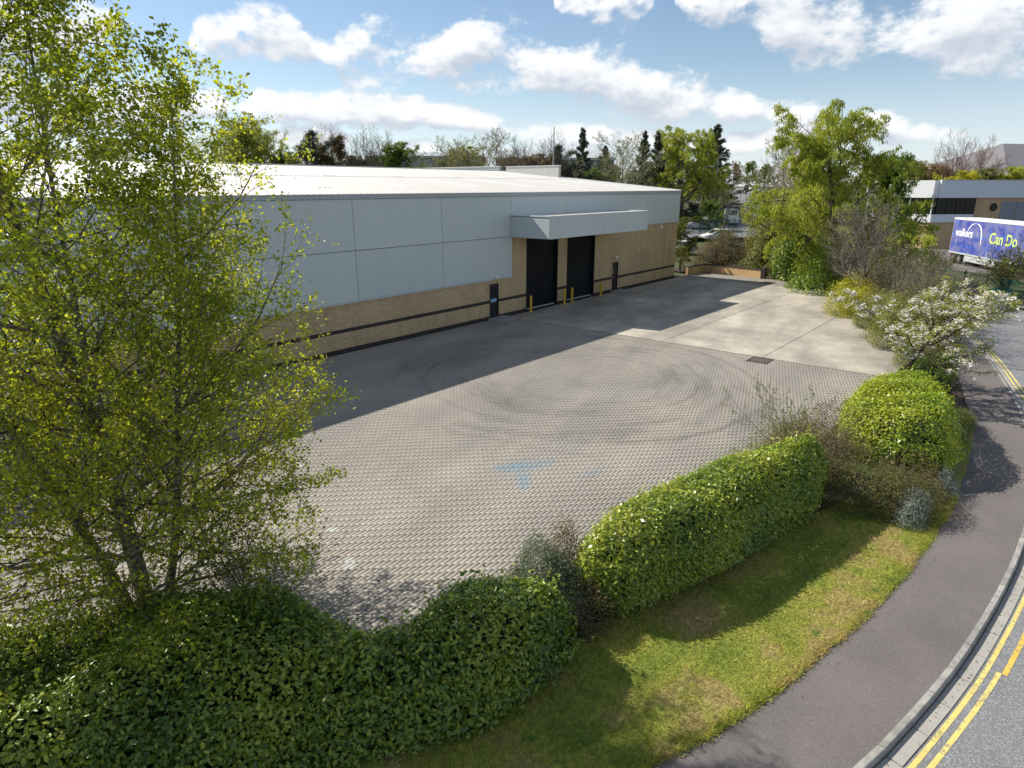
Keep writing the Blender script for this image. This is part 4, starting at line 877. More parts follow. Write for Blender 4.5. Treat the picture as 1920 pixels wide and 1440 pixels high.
mound('juniper_shrub', 'dark sprawling shrub beside the footpath corner', (18.9, 2.0, 0), 1.35, 1.0, .95, 13000, M['brown_leaf'], .06, seed=28, twig=90, tone=.1, lump=.35, aspect=.25)
mound('lavender_shrub', 'silver grey shrub against the footpath by the sprawling shrub', (17.6, 1.62, 0), .6, .42, .68, 4600, M['silver_leaf'], .07, aspect=.18, seed=29, spiky=.6)
mound('lavender_shrub', 'small silver grey tuft at the foot of the square laurel block', (20.0, 1.25, 0), .5, .35, .5, 2600, M['silver_leaf'], .07, aspect=.18, seed=30, spiky=.6)
spray('arching_shrub', 'twiggy shrub with arching shoots at the birch foot', (5.0, 10.3, .0), 2.6, 22, M['green_leaf'], .045, 4200, 33, .75)
mound('grass_bank_shrub', 'low grass bank at the footpath side of the square laurel block', (25.4, 1.55, 0), 2.2, .45, .45, 9000, M['olive_leaf'], .09, aspect=.12, seed=34, up=1.)
# cherry
def cherry():
    Q = dict(H=4.6, R=.10, seg=[5, 7, 6, 4], wob=[.10, .14, .18, .22], trop=[.0, .05, .02, .02], taper=[.35, .25, .35, .5], n=[13, 8, 6], start=[.28, .2, .15], ang=[(1.25, .6), (.7, .55), (.7, .6)], shape=lambda t: 1.15 - .35 * t, ratio=[.66, .45, .42], rr=[.55, .5, .5], rmin=.004)
    me = tree_mesh('cherry', Q, 41, (M['bark_dark'], M['bark_grey'], M['blossom'], M['lime_leaf']), [dict(lv=[2, 3], n=11000, spread=.05, size=.055, aspect=.9, clump=17, up=(0, 0, .8)), dict(lv=[2, 3], n=12000, spread=.06, size=.07)])
    plant_tree('cherry_tree', 'small cherry with clusters of white blossom behind the square laurel', me, (29.6, 4.0, 0), .74, .8, sxy=1.5)
cherry()

# ------------------------------------------------------------------ yard-side shrubs and trees on the right
HT = {k: max(v.co.z for v in m_[1].vertices) for k, m_ in TM.items()}
def ap(px, d, dz=0.): p = at(px, d); return np.array([p[0], p[1], float(terr(p[0], p[1])) + .12 + dz])
def bt(kind, px, d, topy, label, rz=0., group=None, name=None, mats=None, wide=1.):
    H0 = HT[kind]
    p = ap(px, d, -.1); h = zat(topy, d) - p[2]; s = h / H0
    nm = name or {'lime': 'lime_tree', 'bare': 'bare_tree', 'pale': 'budding_tree', 'leafy': 'leafy_tree', 'willow': 'willow_tree', 'spruce': 'spruce_tree', 'pine': 'pine_tree'}[kind]
    return plant_tree(nm, label, TM[kind], p, s, rz, group, mats=mats, sxy=s * wide)
mound('golden_shrub', 'golden yellow leaved shrub at the yard edge near the concrete apron', (46.2, 9.6, 0), 1.7, 1.5, 2.1, 9000, M['gold_leaf'], .11, seed=51)
mound('golden_shrub', 'low yellow green shrub at the kerb of the yard below the bare tree', (43.4, 7.6, 0), 2.1, 1.5, 1.9, 9000, M['olive_leaf'], .10, seed=52, tone=.15, twig=60)
mound('dense_shrub', 'dense olive green shrub filling the bank behind the cherry', (38.6, 5.4, 0), 2.6, 1.7, 2.4, 16000, M['olive_leaf'], .09, seed=53, twig=150, tone=.1, lump=.35)
spray('twiggy_shrub', 'tall twiggy shrub with upright stems on the bank beside the road bend', (43.6, 5.0, 0), 3.6, 34, M['olive_leaf'], .07, 4200, 54, .5, M['bark_pale'])
spray('twiggy_shrub', 'bare upright stems of a shrub leaning over the footpath beyond the cherry', (37.2, 3.6, 0), 3.0, 30, M['brown_leaf'], .06, 1800, 55, .6, M['bark_grey'])
spray('twiggy_shrub', 'thicket of thin stems on the bank behind the golden shrub', (49.2, 8.2, 0), 4.2, 40, M['olive_leaf'], .08, 5200, 56, .5, M['bark_pale'])
spray('twiggy_shrub', 'tall bare thicket on the bank in line with the blue trailer', (50.5, 6.6, 0), 3.6, 44, M['brown_leaf'], .08, 3200, 57, .5, M['bark_pale'])
mound('undergrowth_shrub', 'dark undergrowth shrub beneath the cherry branches', (31.6, 3.3, 0), 2.0, .9, 1.2, 9000, M['green_leaf'], .08, seed=71, tone=-.25, twig=60, lump=.35)
mound('undergrowth_shrub', 'low brownish shrub between the cherry and the dense olive shrub', (34.6, 4.1, 0), 1.9, 1.0, 1.5, 9000, M['olive_leaf'], .08, seed=72, twig=90, lump=.35)
mound('bank_shrub', 'tangled pale green shrub on the bank left of the leaning stems', (41.0, 5.4, 0), 2.2, 1.4, 2.3, 11000, M['olive_leaf'], .09, seed=73, twig=200, twig_m=M['bark_pale'], tone=.1, lump=.4)
mound('bank_shrub', 'straw coloured tangled shrub on the bank under the bare brown tree', (47.0, 7.6, 0), 2.4, 1.6, 2.6, 11000, M['brown_leaf'], .09, seed=74, twig=260, twig_m=M['bark_pale'], tone=.25, lump=.4)
mound('bank_shrub', 'mixed green tangle on the bank behind the thin stem thicket', (52.4, 9.8, 0), 2.4, 1.8, 3.0, 12000, M['olive_leaf'], .10, seed=75, twig=220, twig_m=M['bark_pale'], lump=.4)
spray('twiggy_shrub', 'bare reddish stems standing on the bank beside the weeping tree foot', (54.2, 11.6, 0), 5.0, 44, M['brown_leaf'], .09, 4200, 76, .45, M['bark_pale'])
spray('twiggy_shrub', 'fan of pale bare stems between the cherry and the trailer view', (45.4, 5.6, 0), 3.8, 46, M['pale_leaf'], .06, 2600, 77, .55, M['bark_pale'])
spray('twiggy_shrub', 'dark leaning stems over the road bend beyond the cherry', (40.6, 3.5, 0), 3.0, 36, M['brown_leaf'], .06, 1500, 78, .8, M['bark_grey'])
mound('evergreen_shrub', 'glossy yellow green evergreen shrub in front of the tall weeping tree', (56.2, 14.0, 0), 2.4, 2.0, 3.2, 12000, M['laurel_yellow'], .16, seed=58, tone=-.1, lump=.35)
mound('evergreen_shrub', 'tall dark and bright evergreen thicket behind the planter end pier', (62.3, 17.6, 0), 2.9, 2.6, 5.2, 19000, M['green_leaf'], .20, seed=59, lump=.35)
mound('evergreen_shrub', 'pale leaved evergreen rising over the planter wall', (64.2, 21.0, 0), 3.0, 3.0, 5.8, 19000, M['olive_leaf'], .20, seed=60, tone=.15, lump=.35)
mound('evergreen_shrub', 'bright green leafy shrub leaning over the planter pier', (60.8, 18.4, 0), 1.5, 1.3, 2.6, 7000, M['laurel_yellow'], .17, seed=61, lump=.3)
mound('ground_cover', 'low green ground cover at the yard corner under the evergreens', (56.3, 15.8, 0), 1.3, 1.1, .9, 4000, M['green_leaf'], .12, seed=62)
mound('brown_thicket', 'brown twiggy thicket behind the low planter wall', (64.3, 26.0, 0), 2.8, 2.4, 3.3, 15000, M['brown_leaf'], .12, seed=63, twig=170, twig_m=M['bark_grey'])
mound('brown_thicket', 'reddish brown bush topping the bank between planter and parked white car', (67.5, 23.0, 0), 2.6, 2.2, 4.0, 12000, M['brown_leaf'], .13, seed=64, twig=120)
plant_tree('hawthorn_tree', 'small bushy hawthorn against the end of the warehouse', TM['leafy'], (60.6, 28.6, -.1), 5.4 / HT['leafy'], .5, mats={'crown': {1: M['olive_leaf']}}, sxy=.42)
plant_tree('bare_tree', 'spreading bare brown tree on the bank above the golden shrub', TM['bare'], (49.0, 10.0, -.1), 8.2 / HT['bare'], 1.1, mats={'crown': {0: M['bark_pale']}}, sxy=.78)
plant_tree('willow_tree', 'tall bright green weeping tree at the yard corner', TM['willow'], (58.5, 13.3, -.1), 14.4 / HT['willow'], 2.6, sxy=1.45)
plant_tree('bare_tree', 'grey budding tree between the weeping tree and the evergreens', TM['pale'], (64.8, 20.2, -.1), 13.6 / HT['pale'], 2.0, sxy=1.0)
plant_tree('bare_tree', 'bare pinkish tree rising behind the weeping tree', TM['bare'], (78.0, 24.0, -.1), 15.5 / HT['bare'], 2.6, mats={'crown': {0: M['bark_red']}})
plant_tree('leafy_tree', 'rounded green tree at the shoulder of the weeping tree', TM['leafy'], (64.5, 11.6, -.1), 11.0 / HT['leafy'], .9, sxy=.72)
# behind the warehouse
bg = 'trees behind the warehouse roof'
R = lambda: random.random() * 6.28
bt('lime', 425, 118, 203, 'large rounded yellow green tree behind the roof next to the birch', .3, bg, wide=1.5)
bt('lime', 500, 126, 222, 'smaller rounded green tree joined to the large yellow green one', 2.3, bg, wide=1.35)
bt('leafy', 545, 130, 282, 'low green tree just above the roof ridge beside dark pines', 1., bg, wide=1.35)
bt('pine', 592, 112, 240, 'dark green pine standing first in the dark clump behind the roof', 1.2, bg, wide=1.25)
bt('pine', 628, 114, 248, 'brownish dark pine at the bare tree side of the clump', 2.2, bg, mats={'crown': {1: M['brown_leaf']}}, wide=1.3)
bt('bare', 628, 124, 228, 'bare upswept tree poking above the dark pines', .2, bg, wide=1.35)
bt('bare', 690, 122, 230, 'wide bare tree with fan of thin branches behind the roof', 3.2, bg, wide=1.35)
bt('bare', 722, 128, 240, 'bare tree beside the small green tree over the roof', 4.4, bg, wide=1.35)
bt('leafy', 750, 124, 262, 'small green leafy tree in front of the distant grey shed end', 2., bg, wide=1.35)
bt('leafy', 665, 132, 288, 'dark low tree filling the gap under the bare trees', 4., bg, mats={'crown': {1: M['conifer']}}, wide=1.5)
bt('pale', 845, 110, 252, 'pale blossoming tree nearest the grey shed over the roof', .6, bg, wide=1.35)
bt('pale', 912, 108, 236, 'tall pale budding tree over the roof parapet', 1.9, bg, wide=1.1)
bt('leafy', 880, 118, 270, 'yellow green bush tree between two pale budding trees', .4, bg, mats={'crown': {1: M['lime_leaf']}}, wide=1.35)
bt('bare', 975, 118, 250, 'thin bare tree left of the tall thin pole', .9, bg, wide=1.35)
bt('bare', 1035, 122, 240, 'bare grey tree standing behind the tall thin pole', 2.9, bg, wide=1.35)
bt('leafy', 1005, 126, 285, 'russet bush behind the gable parapet', 1.6, bg, mats={'crown': {1: M['orange_leaf']}}, wide=1.6)
bt('pine', 1048, 124, 268, 'small dark pine by the tall thin pole', .7, bg, wide=1.35)
bt('spruce', 1086, 104, 238, 'narrow dark spruce standing alone above the roof verge', .5, bg, wide=.95)
bt('spruce', 1127, 128, 272, 'small distant dark conifer beside the lone spruce', 1.5, bg, wide=1.5)
bt('leafy', 1105, 118, 312, 'low green bush at the foot of the lone spruce', 2.5, bg, wide=1.8)
bt('pale', 1160, 100, 240, 'pale green budding tree beside the tall dark pines', 3., bg, wide=1.35)
bt('spruce', 1203, 104, 243, 'tall dark pine with drooping boughs beside the weeping willow', 2.5, bg, wide=.95)
bt('spruce', 1226, 106, 245, 'tall dark pine touching the weeping willow', .1, bg, wide=.95)
bt('willow', 1278, 106, 230, 'weeping willow at the corner behind the warehouse end', 1.3, bg, wide=1.35)
bt('willow', 1322, 112, 240, 'second weeping willow leaning on a dark conifer', 3.6, bg, wide=.8)
bt('spruce', 1345, 120, 231, 'dark broad conifer behind the willows beside the street', 4.2, bg, wide=1.5)
bt('leafy', 1262, 118, 300, 'dark green undergrowth tree under the willows', .8, bg, wide=1.4)
bt('lime', 180, 115, 250, 'green tree behind the roof seen through the birch', 1.4, bg, wide=1.35)
bt('leafy', 60, 120, 255, 'round tree behind the roof at the far end of the warehouse', 3.4, bg, wide=1.35)
# along and beyond the far street
fg = 'trees along the far street'
bt('lime', 1372, 170, 300, 'orange green tree on the willow side of the far street', .4, fg, mats={'crown': {2 - 1: M['orange_leaf']}}, wide=1.1)
bt('leafy', 1405, 260, 300, 'round green tree closing the end of the far street', 1.1, fg)
bt('leafy', 1432, 220, 306, 'green tree on the parked car side of the far street', 2.1, fg, wide=1.3)
bt('pale', 1462, 190, 300, 'pale budding tree behind the grey budding tree', 2.6, fg)
bt('leafy', 1335, 96, 372, 'low green bush above the fenced car park', 1.5, fg, wide=1.4)
bt('pale', 1350, 101, 352, 'low pale bush on the bank below the willows', 1.9, fg, wide=1.5)
bt('lime', 1358, 118, 352, 'green bush at the street corner below the lamp posts', .9, fg, wide=1.3)
bt('leafy', 1300, 104, 378, 'dark bush at the warehouse corner over the car park', 3.9, fg, mats={'crown': {1: M['conifer']}}, wide=1.6)
og = 'trees round the office building'
bt('bare', 1785, 128, 236, 'wide bare reddish tree behind the office roof', 1.2, og, mats={'crown': {0: M['bark_red']}}, wide=1.1)
bt('bare', 1832, 138, 248, 'smaller bare tree beside the dark hipped roof', 3.1, og, mats={'crown': {0: M['bark_red']}})
for k, (px, d, y, lab, km) in enumerate(((1728, 135, 300, 'orange brown hedge tree left behind the office', 'orange_leaf'), (1760, 130, 306, 'russet hedge tree behind the office roof edge', 'orange_leaf'), (1812, 116, 316, 'yellow green bush showing over the office roof below the dark roof', 'gold_leaf'), (1850, 118, 311, 'olive bush showing over the office roof', 'olive_leaf'), (1905, 116, 308, 'bright green bush at the far end over the office roof', 'willow_leaf'), (1700, 150, 296, 'dark hedge tree beyond the weeping tree', 'green_leaf'), (1660, 160, 290, 'green tree hidden beyond the weeping tree', 'green_leaf'))):
    bt('leafy', px, d, y, lab, R(), og, mats={'crown': {1: M[km]}}, wide=1.5)
for k, (px, d, y, lab) in enumerate(((1560, 230, 300, 'distant green tree beyond the yard corner'), (1990, 200, 300, 'distant tree past the end of the office'), (2080, 150, 290, 'tree past the office and the trailer'), (-120, 125, 260, 'tree beyond the far end of the warehouse'), (-300, 130, 250, 'last tree beyond the far end of the warehouse'))):
    bt('leafy', px, d, y, lab, R(), 'distant trees on the skyline')

# ------------------------------------------------------------------ distant sheds and street furniture
M['shed_grey'] = simple('shed_grey', (.33, .37, .42), .5, var=.1, scale=.3); M['shed_dark'] = simple('shed_dark', (.20, .23, .28), .5, var=.1, scale=.3); M['slate'] = simple('slate_roof', (.17, .165, .175), .7, var=.2, scale=.6)
def shed(label, px0, px1, d, ytop, yband, m_, depth=25., ang=0.):
    p0, p1 = at(px0, d), at(px1, d); mid = (p0 + p1) / 2; w = np.linalg.norm(p1 - p0); rz = math.atan2(p1[1] - p0[1], p1[0] - p0[0]) + ang; zt = zat(ytop, d); zb = zat(yband, d)
    t = thing('distant_shed', label, 'shed', (mid[0], mid[1], float(terr(mid[0], mid[1]))), rz); z0 = float(terr(mid[0], mid[1])); zt -= z0; zb -= z0
    MB().box(-w / 2, w / 2, 0, depth, 0, zb).build('wall', m_, t); MB().prism([(-.4, zb + .002), (depth * .5, zt + .6), (depth + .4, zb + .002), (depth + .4, zb + .5), (depth * .5, zt + 1.1), (-.4, zb + .5)], 'x', -w / 2 - .3, w / 2 + .3).build('roof', M['trim_grey'], t)
    n = max(3, int(w / 6)); 
    for k in range(n): x = -w / 2 + (k + .5) * w / n; MB().box(x - .15, x + .15, -.06, -.002, 0, zb - .1).build('wall_rib', M['shed_dark'], t)
    return t
shed('blue grey metal shed behind the trees over the roof ridge', 690, 900, 142, 290, 297, M['shed_grey'])
shed('long pale roofed shed behind the trees over the gable parapet', 930, 1150, 160, 285, 300, M['shed_dark'])
def hip_roof():
    d = 150; p = at(1905, d); z0 = float(terr(p[0], p[1])); rz = YAW - pi / 2 + .25; ze, zr = zat(332, d) - z0, zat(270, d) - z0
    t = thing('hipped_building', 'building with large dark hipped slate roof behind the office', 'building', (p[0], p[1], z0), rz); w, dp = 20., 14.
    MB().box(-w, w, -dp, dp, 0, ze).build('wall', M['brick_y'], t)
    mb = MB(); mb.v = [(-w - .6, -dp - .6, ze + .01), (w + .6, -dp - .6, ze + .01), (w + .6, dp + .6, ze + .01), (-w - .6, dp + .6, ze + .01), (-w + 14, 0, zr), (w - 14, 0, zr)]; mb.f = [(0, 1, 5, 4), (1, 2, 5), (2, 3, 4, 5), (3, 0, 4), (3, 2, 1, 0)]; mb.build('roof', M['slate'], t)
hip_roof()
def lamp_post(px, d, topy, lab):
    p = ap(px, d, -.1); h = zat(topy, d) - p[2]; t = thing('lamp_post', lab, 'lamp post', p, YAW, 'lamp posts by the far street')
    MB().cyl((0, 0, 0), (0, 0, h), .09, .055, 8).build('pole', M['trim_grey'], t); MB().cyl((0, 0, h - .02), (0, -1.1, h + .05), .035, .03, 6).build('arm', M['trim_grey'], t); MB().cbox(-.12, .12, -1.6, -1.0, h, h + .14, .03).build('lantern', M['trim'], t)
lamp_post(1342, 108, 296, 'tall grey lamp post in front of the broad dark conifer'); lamp_post(1316, 106, 313, 'shorter grey lamp post in front of the weeping willow')
p = ap(1037, 112, -.1); o = MB().cyl((0, 0, 0), (0, 0, zat(238, 112) - p[2]), .16, .08, 8).build('flag_pole', M['trim_grey']); o.location = p; tag(o, 'tall thin pole behind the gable parapet', 'pole')
# far street and car park, laid on the rising ground
def draped(name, cl, w, m_, lab, dz=.05):
    cl = resample(np.array(cl, float), 2.); nn = normals(cl); n = len(cl); V = np.zeros((2 * n, 3)); V[:n, :2] = cl - nn * w; V[n:, :2] = cl + nn * w
    z = terr(cl[:, 0], cl[:, 1]); za, zb = terr(V[:n, 0], V[:n, 1]), terr(V[n:, 0], V[n:, 1]); V[:n, 2] = np.maximum(za, z) + dz; V[n:, 2] = np.maximum(zb, z) + dz
    i = np.arange(n - 1); f = np.stack([i, i + 1, i + n + 1, i + n], -1); tag(link(name, np_mesh(name, V, [f], (m_,))), lab, kind='structure')
a0, a1, a2, a3 = at(1330, 88)[:2], at(1385, 118)[:2], at(1398, 160)[:2], at(1396, 400)[:2]
draped('far_street', [a0, a1, a2, a3], 4.2, M['road'], 'far street climbing away between parked cars')
draped('car_park', [at(1275, 94)[:2], at(1440, 94)[:2]], 7., M['road'], 'car park beyond the yard planter', .03)
draped('office_forecourt', [at(1690, 82)[:2], at(2150, 66)[:2]], 13., M['path'], 'tarmac forecourt round the parked trailer', .04)
# ------------------------------------------------------------------ cars
M['tyre'] = simple('tyre_rubber', (.02, .02, .02), .8); M['rim'] = simple('alloy_rim', (.45, .46, .47), .35, .8); M['lamp_red'] = simple('lamp_red', (.35, .02, .015), .3); M['lamp_clear'] = simple('lamp_clear', (.75, .75, .72), .15)
paints = {k: simple('car_paint_' + k, c, .25, 0., .04, spec=.6) for k, c in dict(white=(.75, .75, .74), silver=(.42, .44, .46), navy=(.03, .05, .11), dark=(.03, .032, .036), red=(.33, .03, .025), blue=(.10, .20, .42)).items()}
def car(paint, label, loc, rz, group, L=4.3, Hh=1.5, W=1.76, van=False):
    t = thing('parked_van' if van else 'parked_car', label, 'van' if van else 'car', tuple(loc), rz, group); h = L / 2; w = W / 2; m_ = paints[paint]
    # body: lofted cross sections along x with rounded plan
    st = [(-h, .36, .62, .84), (-h + .12, .24, .82, .94), (-h + .6, .2, .92, 1.), (0, .2, .92, 1.), (h - .9, .2, .86, 1.), (h - .25, .24, .74, .93), (h, .36, .58, .78)]
    if van: st = [(-h, .3, 1.1, .94), (-h + .1, .22, 1.2, .98), (-h + .6, .2, 1.2, 1.), (0, .2, 1.2, 1.), (h - .9, .2, 1.15, 1.), (h - .2, .24, .95, .94), (h, .36, .7, .82)]
    mb = MB()
    for (x, z0, z1, k) in st: mb.v += [(x, -w * k, z0 + .08), (x, -w * k * 1., (z0 + z1) / 2), (x, -w * k * .93, z1), (x, w * k * .93, z1), (x, w * k, (z0 + z1) / 2), (x, w * k, z0 + .08), (x, w * k * .8, z0), (x, -w * k * .8, z0)]
    for i in range(len(st) - 1):
        for j in range(8): mb.f.append((i * 8 + j, i * 8 + (j + 1) % 8, i * 8 + 8 + (j + 1) % 8, i * 8 + 8 + j))
    mb.f.append(tuple(range(7, -1, -1))); mb.f.append(tuple((len(st) - 1) * 8 + j for j in range(8))); body = mb.build('body', m_, t)
    zr = 2.25 if van else Hh; b0, b1, r0, r1, zb = ((-h + .15, h - .85, -h + .2, h - 1.55, 1.19) if van else (-h + .18, h - 1.05, -h + .75, h - 2.0, .90))
    mb = MB(); mb.v = [(b0, -w * .9, zb), (b1, -w * .9, zb), (b1, w * .9, zb), (b0, w * .9, zb), (r0, -w * .72, zr - .06), (r1, -w * .72, zr - .06), (r1, w * .72, zr - .06), (r0, w * .72, zr - .06), (r0 + .1, -w * .6, zr), (r1 - .1, -w * .6, zr), (r1 - .1, w * .6, zr), (r0 + .1, w * .6, zr)]
    mb.f = [(0, 1, 5, 4), (1, 2, 6, 5), (2, 3, 7, 6), (3, 0, 4, 7), (4, 5, 9, 8), (5, 6, 10, 9), (6, 7, 11, 10), (7, 4, 8, 11), (8, 9, 10, 11)]; mb.build('cabin', m_, t)
    P8 = [np.array(v) for v in mb.v]
    def pane(a, b, c, d, u0, u1, v0, v1, out_):
        q = lambda u, v: (P8[a] * (1 - u) + P8[b] * u) * (1 - v) + (P8[d] * (1 - u) + P8[c] * u) * v + np.array(out_)
        k = MB(); k.v = [tuple(q(u, v)) for u, v in ((u0, v0), (u1, v0), (u1, v1), (u0, v1))] + [tuple(q(u, v) - 2 * np.array(out_)) for u, v in ((u0, v0), (u1, v0), (u1, v1), (u0, v1))]; k.f = [(0, 1, 2, 3), (0, 4, 5, 1), (1, 5, 6, 2), (2, 6, 7, 3), (3, 7, 4, 0)]; k.build('window', M['glass'], t)
    pane(1, 2, 6, 5, .07, .93, .1, .95, (.012, 0, .008)); pane(3, 0, 4, 7, .1, .9, .15, .92, (-.012, 0, .006))
    for (a, b, c, d, s) in ((0, 1, 5, 4, -1), (2, 3, 7, 6, 1)):
        if van: pane(a, b, c, d, *((.72, .94) if s < 0 else (.06, .28)), .1, .9, (0, .012 * s, .004))
        else:
            for u0, u1 in ((.07, .48), (.52, .93)): pane(a, b, c, d, u0, u1, .1, .9, (0, .012 * s, .004))
    for x in (-h + .8, h - .85):
        for s in (-1, 1):
            wl = MB().cyl((x, s * (w - .2), .31), (x, s * (w + .005), .31), .31, n=16).build('wheel', M['tyre'], t); MB().cyl((x, s * (w + .006), .31), (x, s * (w + .014), .31), .2, n=12).build('rim', M['rim'], wl)
    for s in (-1, 1):
        MB().box(h - .16, h - .05, s * w * .62 - .16, s * w * .62 + .16, .56, .68).build('headlight', M['lamp_clear'], t); MB().box(-h + .03, -h + .13, s * w * .68 - .12, s * w * .68 + .12, .66, .82).build('tail_light', M['lamp_red'], t)
    MB().box(-h - .015, -h + .02, -.26, .26, .46, .57).build('number_plate', M['white'], t)
    return t
cg = 'cars parked by the far street'
hd = math.atan2(a2[1] - a1[1], a2[0] - a1[0])
def carat(px, d, dz=0.): p = ap(px, d, dz - .06); return p
car('white', 'white hatchback parked side on behind the brown thicket', carat(1352, 88), YAW + pi / 2 + .25, cg)
car('white', 'small white car parked under the bush by the fence', carat(1316, 98), YAW + pi / 2 - .1, cg)
car('silver', 'white and silver hatchback seen from behind on the far street', carat(1381, 126), hd, cg, Hh=1.6)
car('navy', 'navy car parked nose out beside the silver hatchback', carat(1364, 113), hd + .5, cg)
car('white', 'white van parked below the navy car', carat(1372, 103), hd + .35, cg, L=4.9, van=True)
car('dark', 'dark car between the white van and the evergreen', carat(1388, 112), hd + .2, cg)
car('white', 'white car parked far up the street on the hedge side', carat(1414, 162), hd + .2, cg)
car('dark', 'dark car parked furthest up the street', carat(1402, 178), hd, cg)
car('silver', 'silver car facing the bend up the street', carat(1420, 150), hd + pi, cg)
car('white', 'white car beyond the warehouse end wall by the hawthorn', carat(1277, 78), YAW + 1.2, cg)
og2 = 'cars parked at the office'
car('white', 'white car parked beside the rear of the blue trailer', carat(1768, 92), YAW - pi / 2 - .1, og2, L=4.4)
car('white', 'white car half hidden by bare twigs beside the office', carat(1735, 97), YAW - pi / 2, og2)
# ------------------------------------------------------------------ fences
M['green_paint'] = simple('green_paint', (.015, .14, .10), .5, var=.2); M['dark_green'] = simple('dark_green_paint', (.02, .06, .05), .5, var=.2)
def fence(name, label, pts, h, m_, sp, pale=.035, z=None):
    pts = resample(np.array(pts, float), sp); t = thing(name, label, 'fence', (pts[0][0], pts[0][1], 0)); pl = MB(); inv = Matrix.Translation(-Vector(t.location))
    zz = [float(terr(*q)) + .1 if z is None else z for q in pts]
    for k, q in enumerate(pts):
        if k % 18 == 0: MB().box(q[0] - .05, q[0] + .05, q[1] - .05, q[1] + .05, zz[k] - .1, zz[k] + h + .1).build('post', m_, t, True)
        else: pl.box(q[0] - pale, q[0] + pale, q[1] - pale * .4, q[1] + pale * .4, zz[k], zz[k] + h)
    tag(pl.build('pales', m_, t, True), kind='stuff')
    for f in (.12, .85):
        V = []
        for k in range(0, len(pts) - 1): pass
        mb = MB(); n = len(pts)
        for k, q in enumerate(pts): mb.v += [(q[0], q[1] + .03, zz[k] + h * f), (q[0], q[1] + .03, zz[k] + h * f + .06), (q[0], q[1] + .06, zz[k] + h * f + .06), (q[0], q[1] + .06, zz[k] + h * f)]
        for k in range(n - 1):
            for j in range(4): mb.f.append((k * 4 + j, k * 4 + (j + 1) % 4, k * 4 + 4 + (j + 1) % 4, k * 4 + 4 + j))
        mb.build('rail', m_, t, True)
fence('steel_fence', 'dark green steel fence along the car park beyond the planter', [at(1318, 91)[:2], at(1346, 92)[:2], at(1372, 93)[:2], at(1402, 92)[:2]], 2.2, M['dark_green'], .16)
fo = off(-9.7); fs = fo[(fo[:, 0] > 52) & (fo[:, 0] < 84)][::4]
fence('green_railing', 'bright green railings behind the opposite footpath', fs, 1.15, M['green_paint'], .14, z=0.)
# ------------------------------------------------------------------ office building across the road
def office():
    d = 90.; c = at(1757, d); z0 = float(terr(c[0], c[1])); rz = math.atan2(rt[1], rt[0]) + .10     # local x runs to the right of view, local y away
    t = thing('office_building', 'two storey office with fascia coloured for sun and shade, dark glazing and tan brick', 'office', (c[0], c[1], z0), rz)
    zt = zat(338, d) - z0; z1 = zat(371, d) - z0; z2 = zat(402, d) - z0; z3 = zat(417, d) - z0; Lx, Ly = 34., 9.
    tan = brick_mat('tan_brick', (.46, .30, .15), (.50, .34, .18), (.42, .34, .25)); gf = simple('office_fascia_shaded', (.58, .63, .72), .5, var=.05); wf = simple('office_fascia_sunlit', (.74, .75, .76), .5, var=.04)  # one fascia in two colours: white for the sunlit end, bluish for shade
    sk = 3.6       # the end face is splayed back so that it faces the sun
    def box(nm, m_, x0, x1, y0, y1, a, b, par=t): return MB().box(x0, x1, y0, y1, a, b).build(nm, m_, par)
    def splay(nm, m_, o_, a, b, par=t): return MB().prism([(-.02 - o_, 0.), (0.0 - o_, .0), (-4.6 - o_, 7.5), (-4.8 - o_, 7.5)] if False else [(-o_, -.0), (.3, -.0), (-4.2, 7.5), (-4.5 - o_, 7.5)], 'z', a, b).build(nm, m_, par)
    box('fascia', gf, .31, Lx, -.35, .0, z1, zt); splay('end_fascia', wf, .35, z1, zt)
    box('roof', M['trim_grey'], .2, Lx, .01, Ly, zt - .2, zt - .05); box('roof_capping', M['trim_grey'], .31, Lx, -.40, -.0, zt + .001, zt + .08)
    box('spandrel', gf, .31, 5.9, -.12, .0, z3, z2); splay('end_spandrel', wf, .1, z3, z2)
    box('brick_wall', tan, 5.95, Lx, -.1, .2, 0, z1 - .002); box('lower_wall', tan, .31, 5.9, .05, .3, 0, z3 - .002); box('glazing_back', M['black_steel'], .31, 5.9, .1, .2, z2, z1 - .002)
    box('rear_block', tan, .3, Lx, .31, Ly, 0, zt - .25)
    splay('end_wall', tan, -.1, 0, z3 - .002); splay('end_glazing', M['glass'], .0, z2 + .002, z1 - .002)
    for k in range(4):
        x0 = .4 + k * 1.38; w = box('window', M['black_steel'], x0, x0 + 1.34, -.04, .09, z2 + .003, z1 - .003); zm = (z1 + z2) / 2
        for a, b in ((z2 + .08, zm - .04), (zm + .04, z1 - .08)):
            for u in (0, 1): box('pane', M['glass'], x0 + .06 + u * .63, x0 + .63 + u * .63, -.055, -.042, a, b, w)
    for k in range(4):
        s = k / 3; x = -.05 - 4.4 * s; y = .1 + 7.2 * s; MB().box(x - .12, x - .02, y - .06, y + .06, z2 + .003, z1 - .003).build('mullion', M['trim'], t)
    MB().prism([(x - .1, y) for x, y in ((0, 0.02), (.06, 0.02), (-4.35, 7.4), (-4.45, 7.4))], 'z', (z1 + z2) / 2 - .04, (z1 + z2) / 2 + .04).build('transom', M['trim'], t)
    # round window and grey panels further along
    MB().cyl((8.6, -.16, (z1 + z2) / 2 - .15), (8.6, -.08, (z1 + z2) / 2 - .15), .55, n=24).build('round_window', M['glass'], t)
    for x0 in (9.7, 11.9): box('grey_panel', M['shed_dark'], x0, x0 + 2.05, -.16, -.101, z3 - .5, z1 - .5)
    for k in range(7): box('lower_window', M['glass'], 7 + k * 3.6, 9 + k * 3.6, -.13, -.101, .9, z3 - .5)
office()
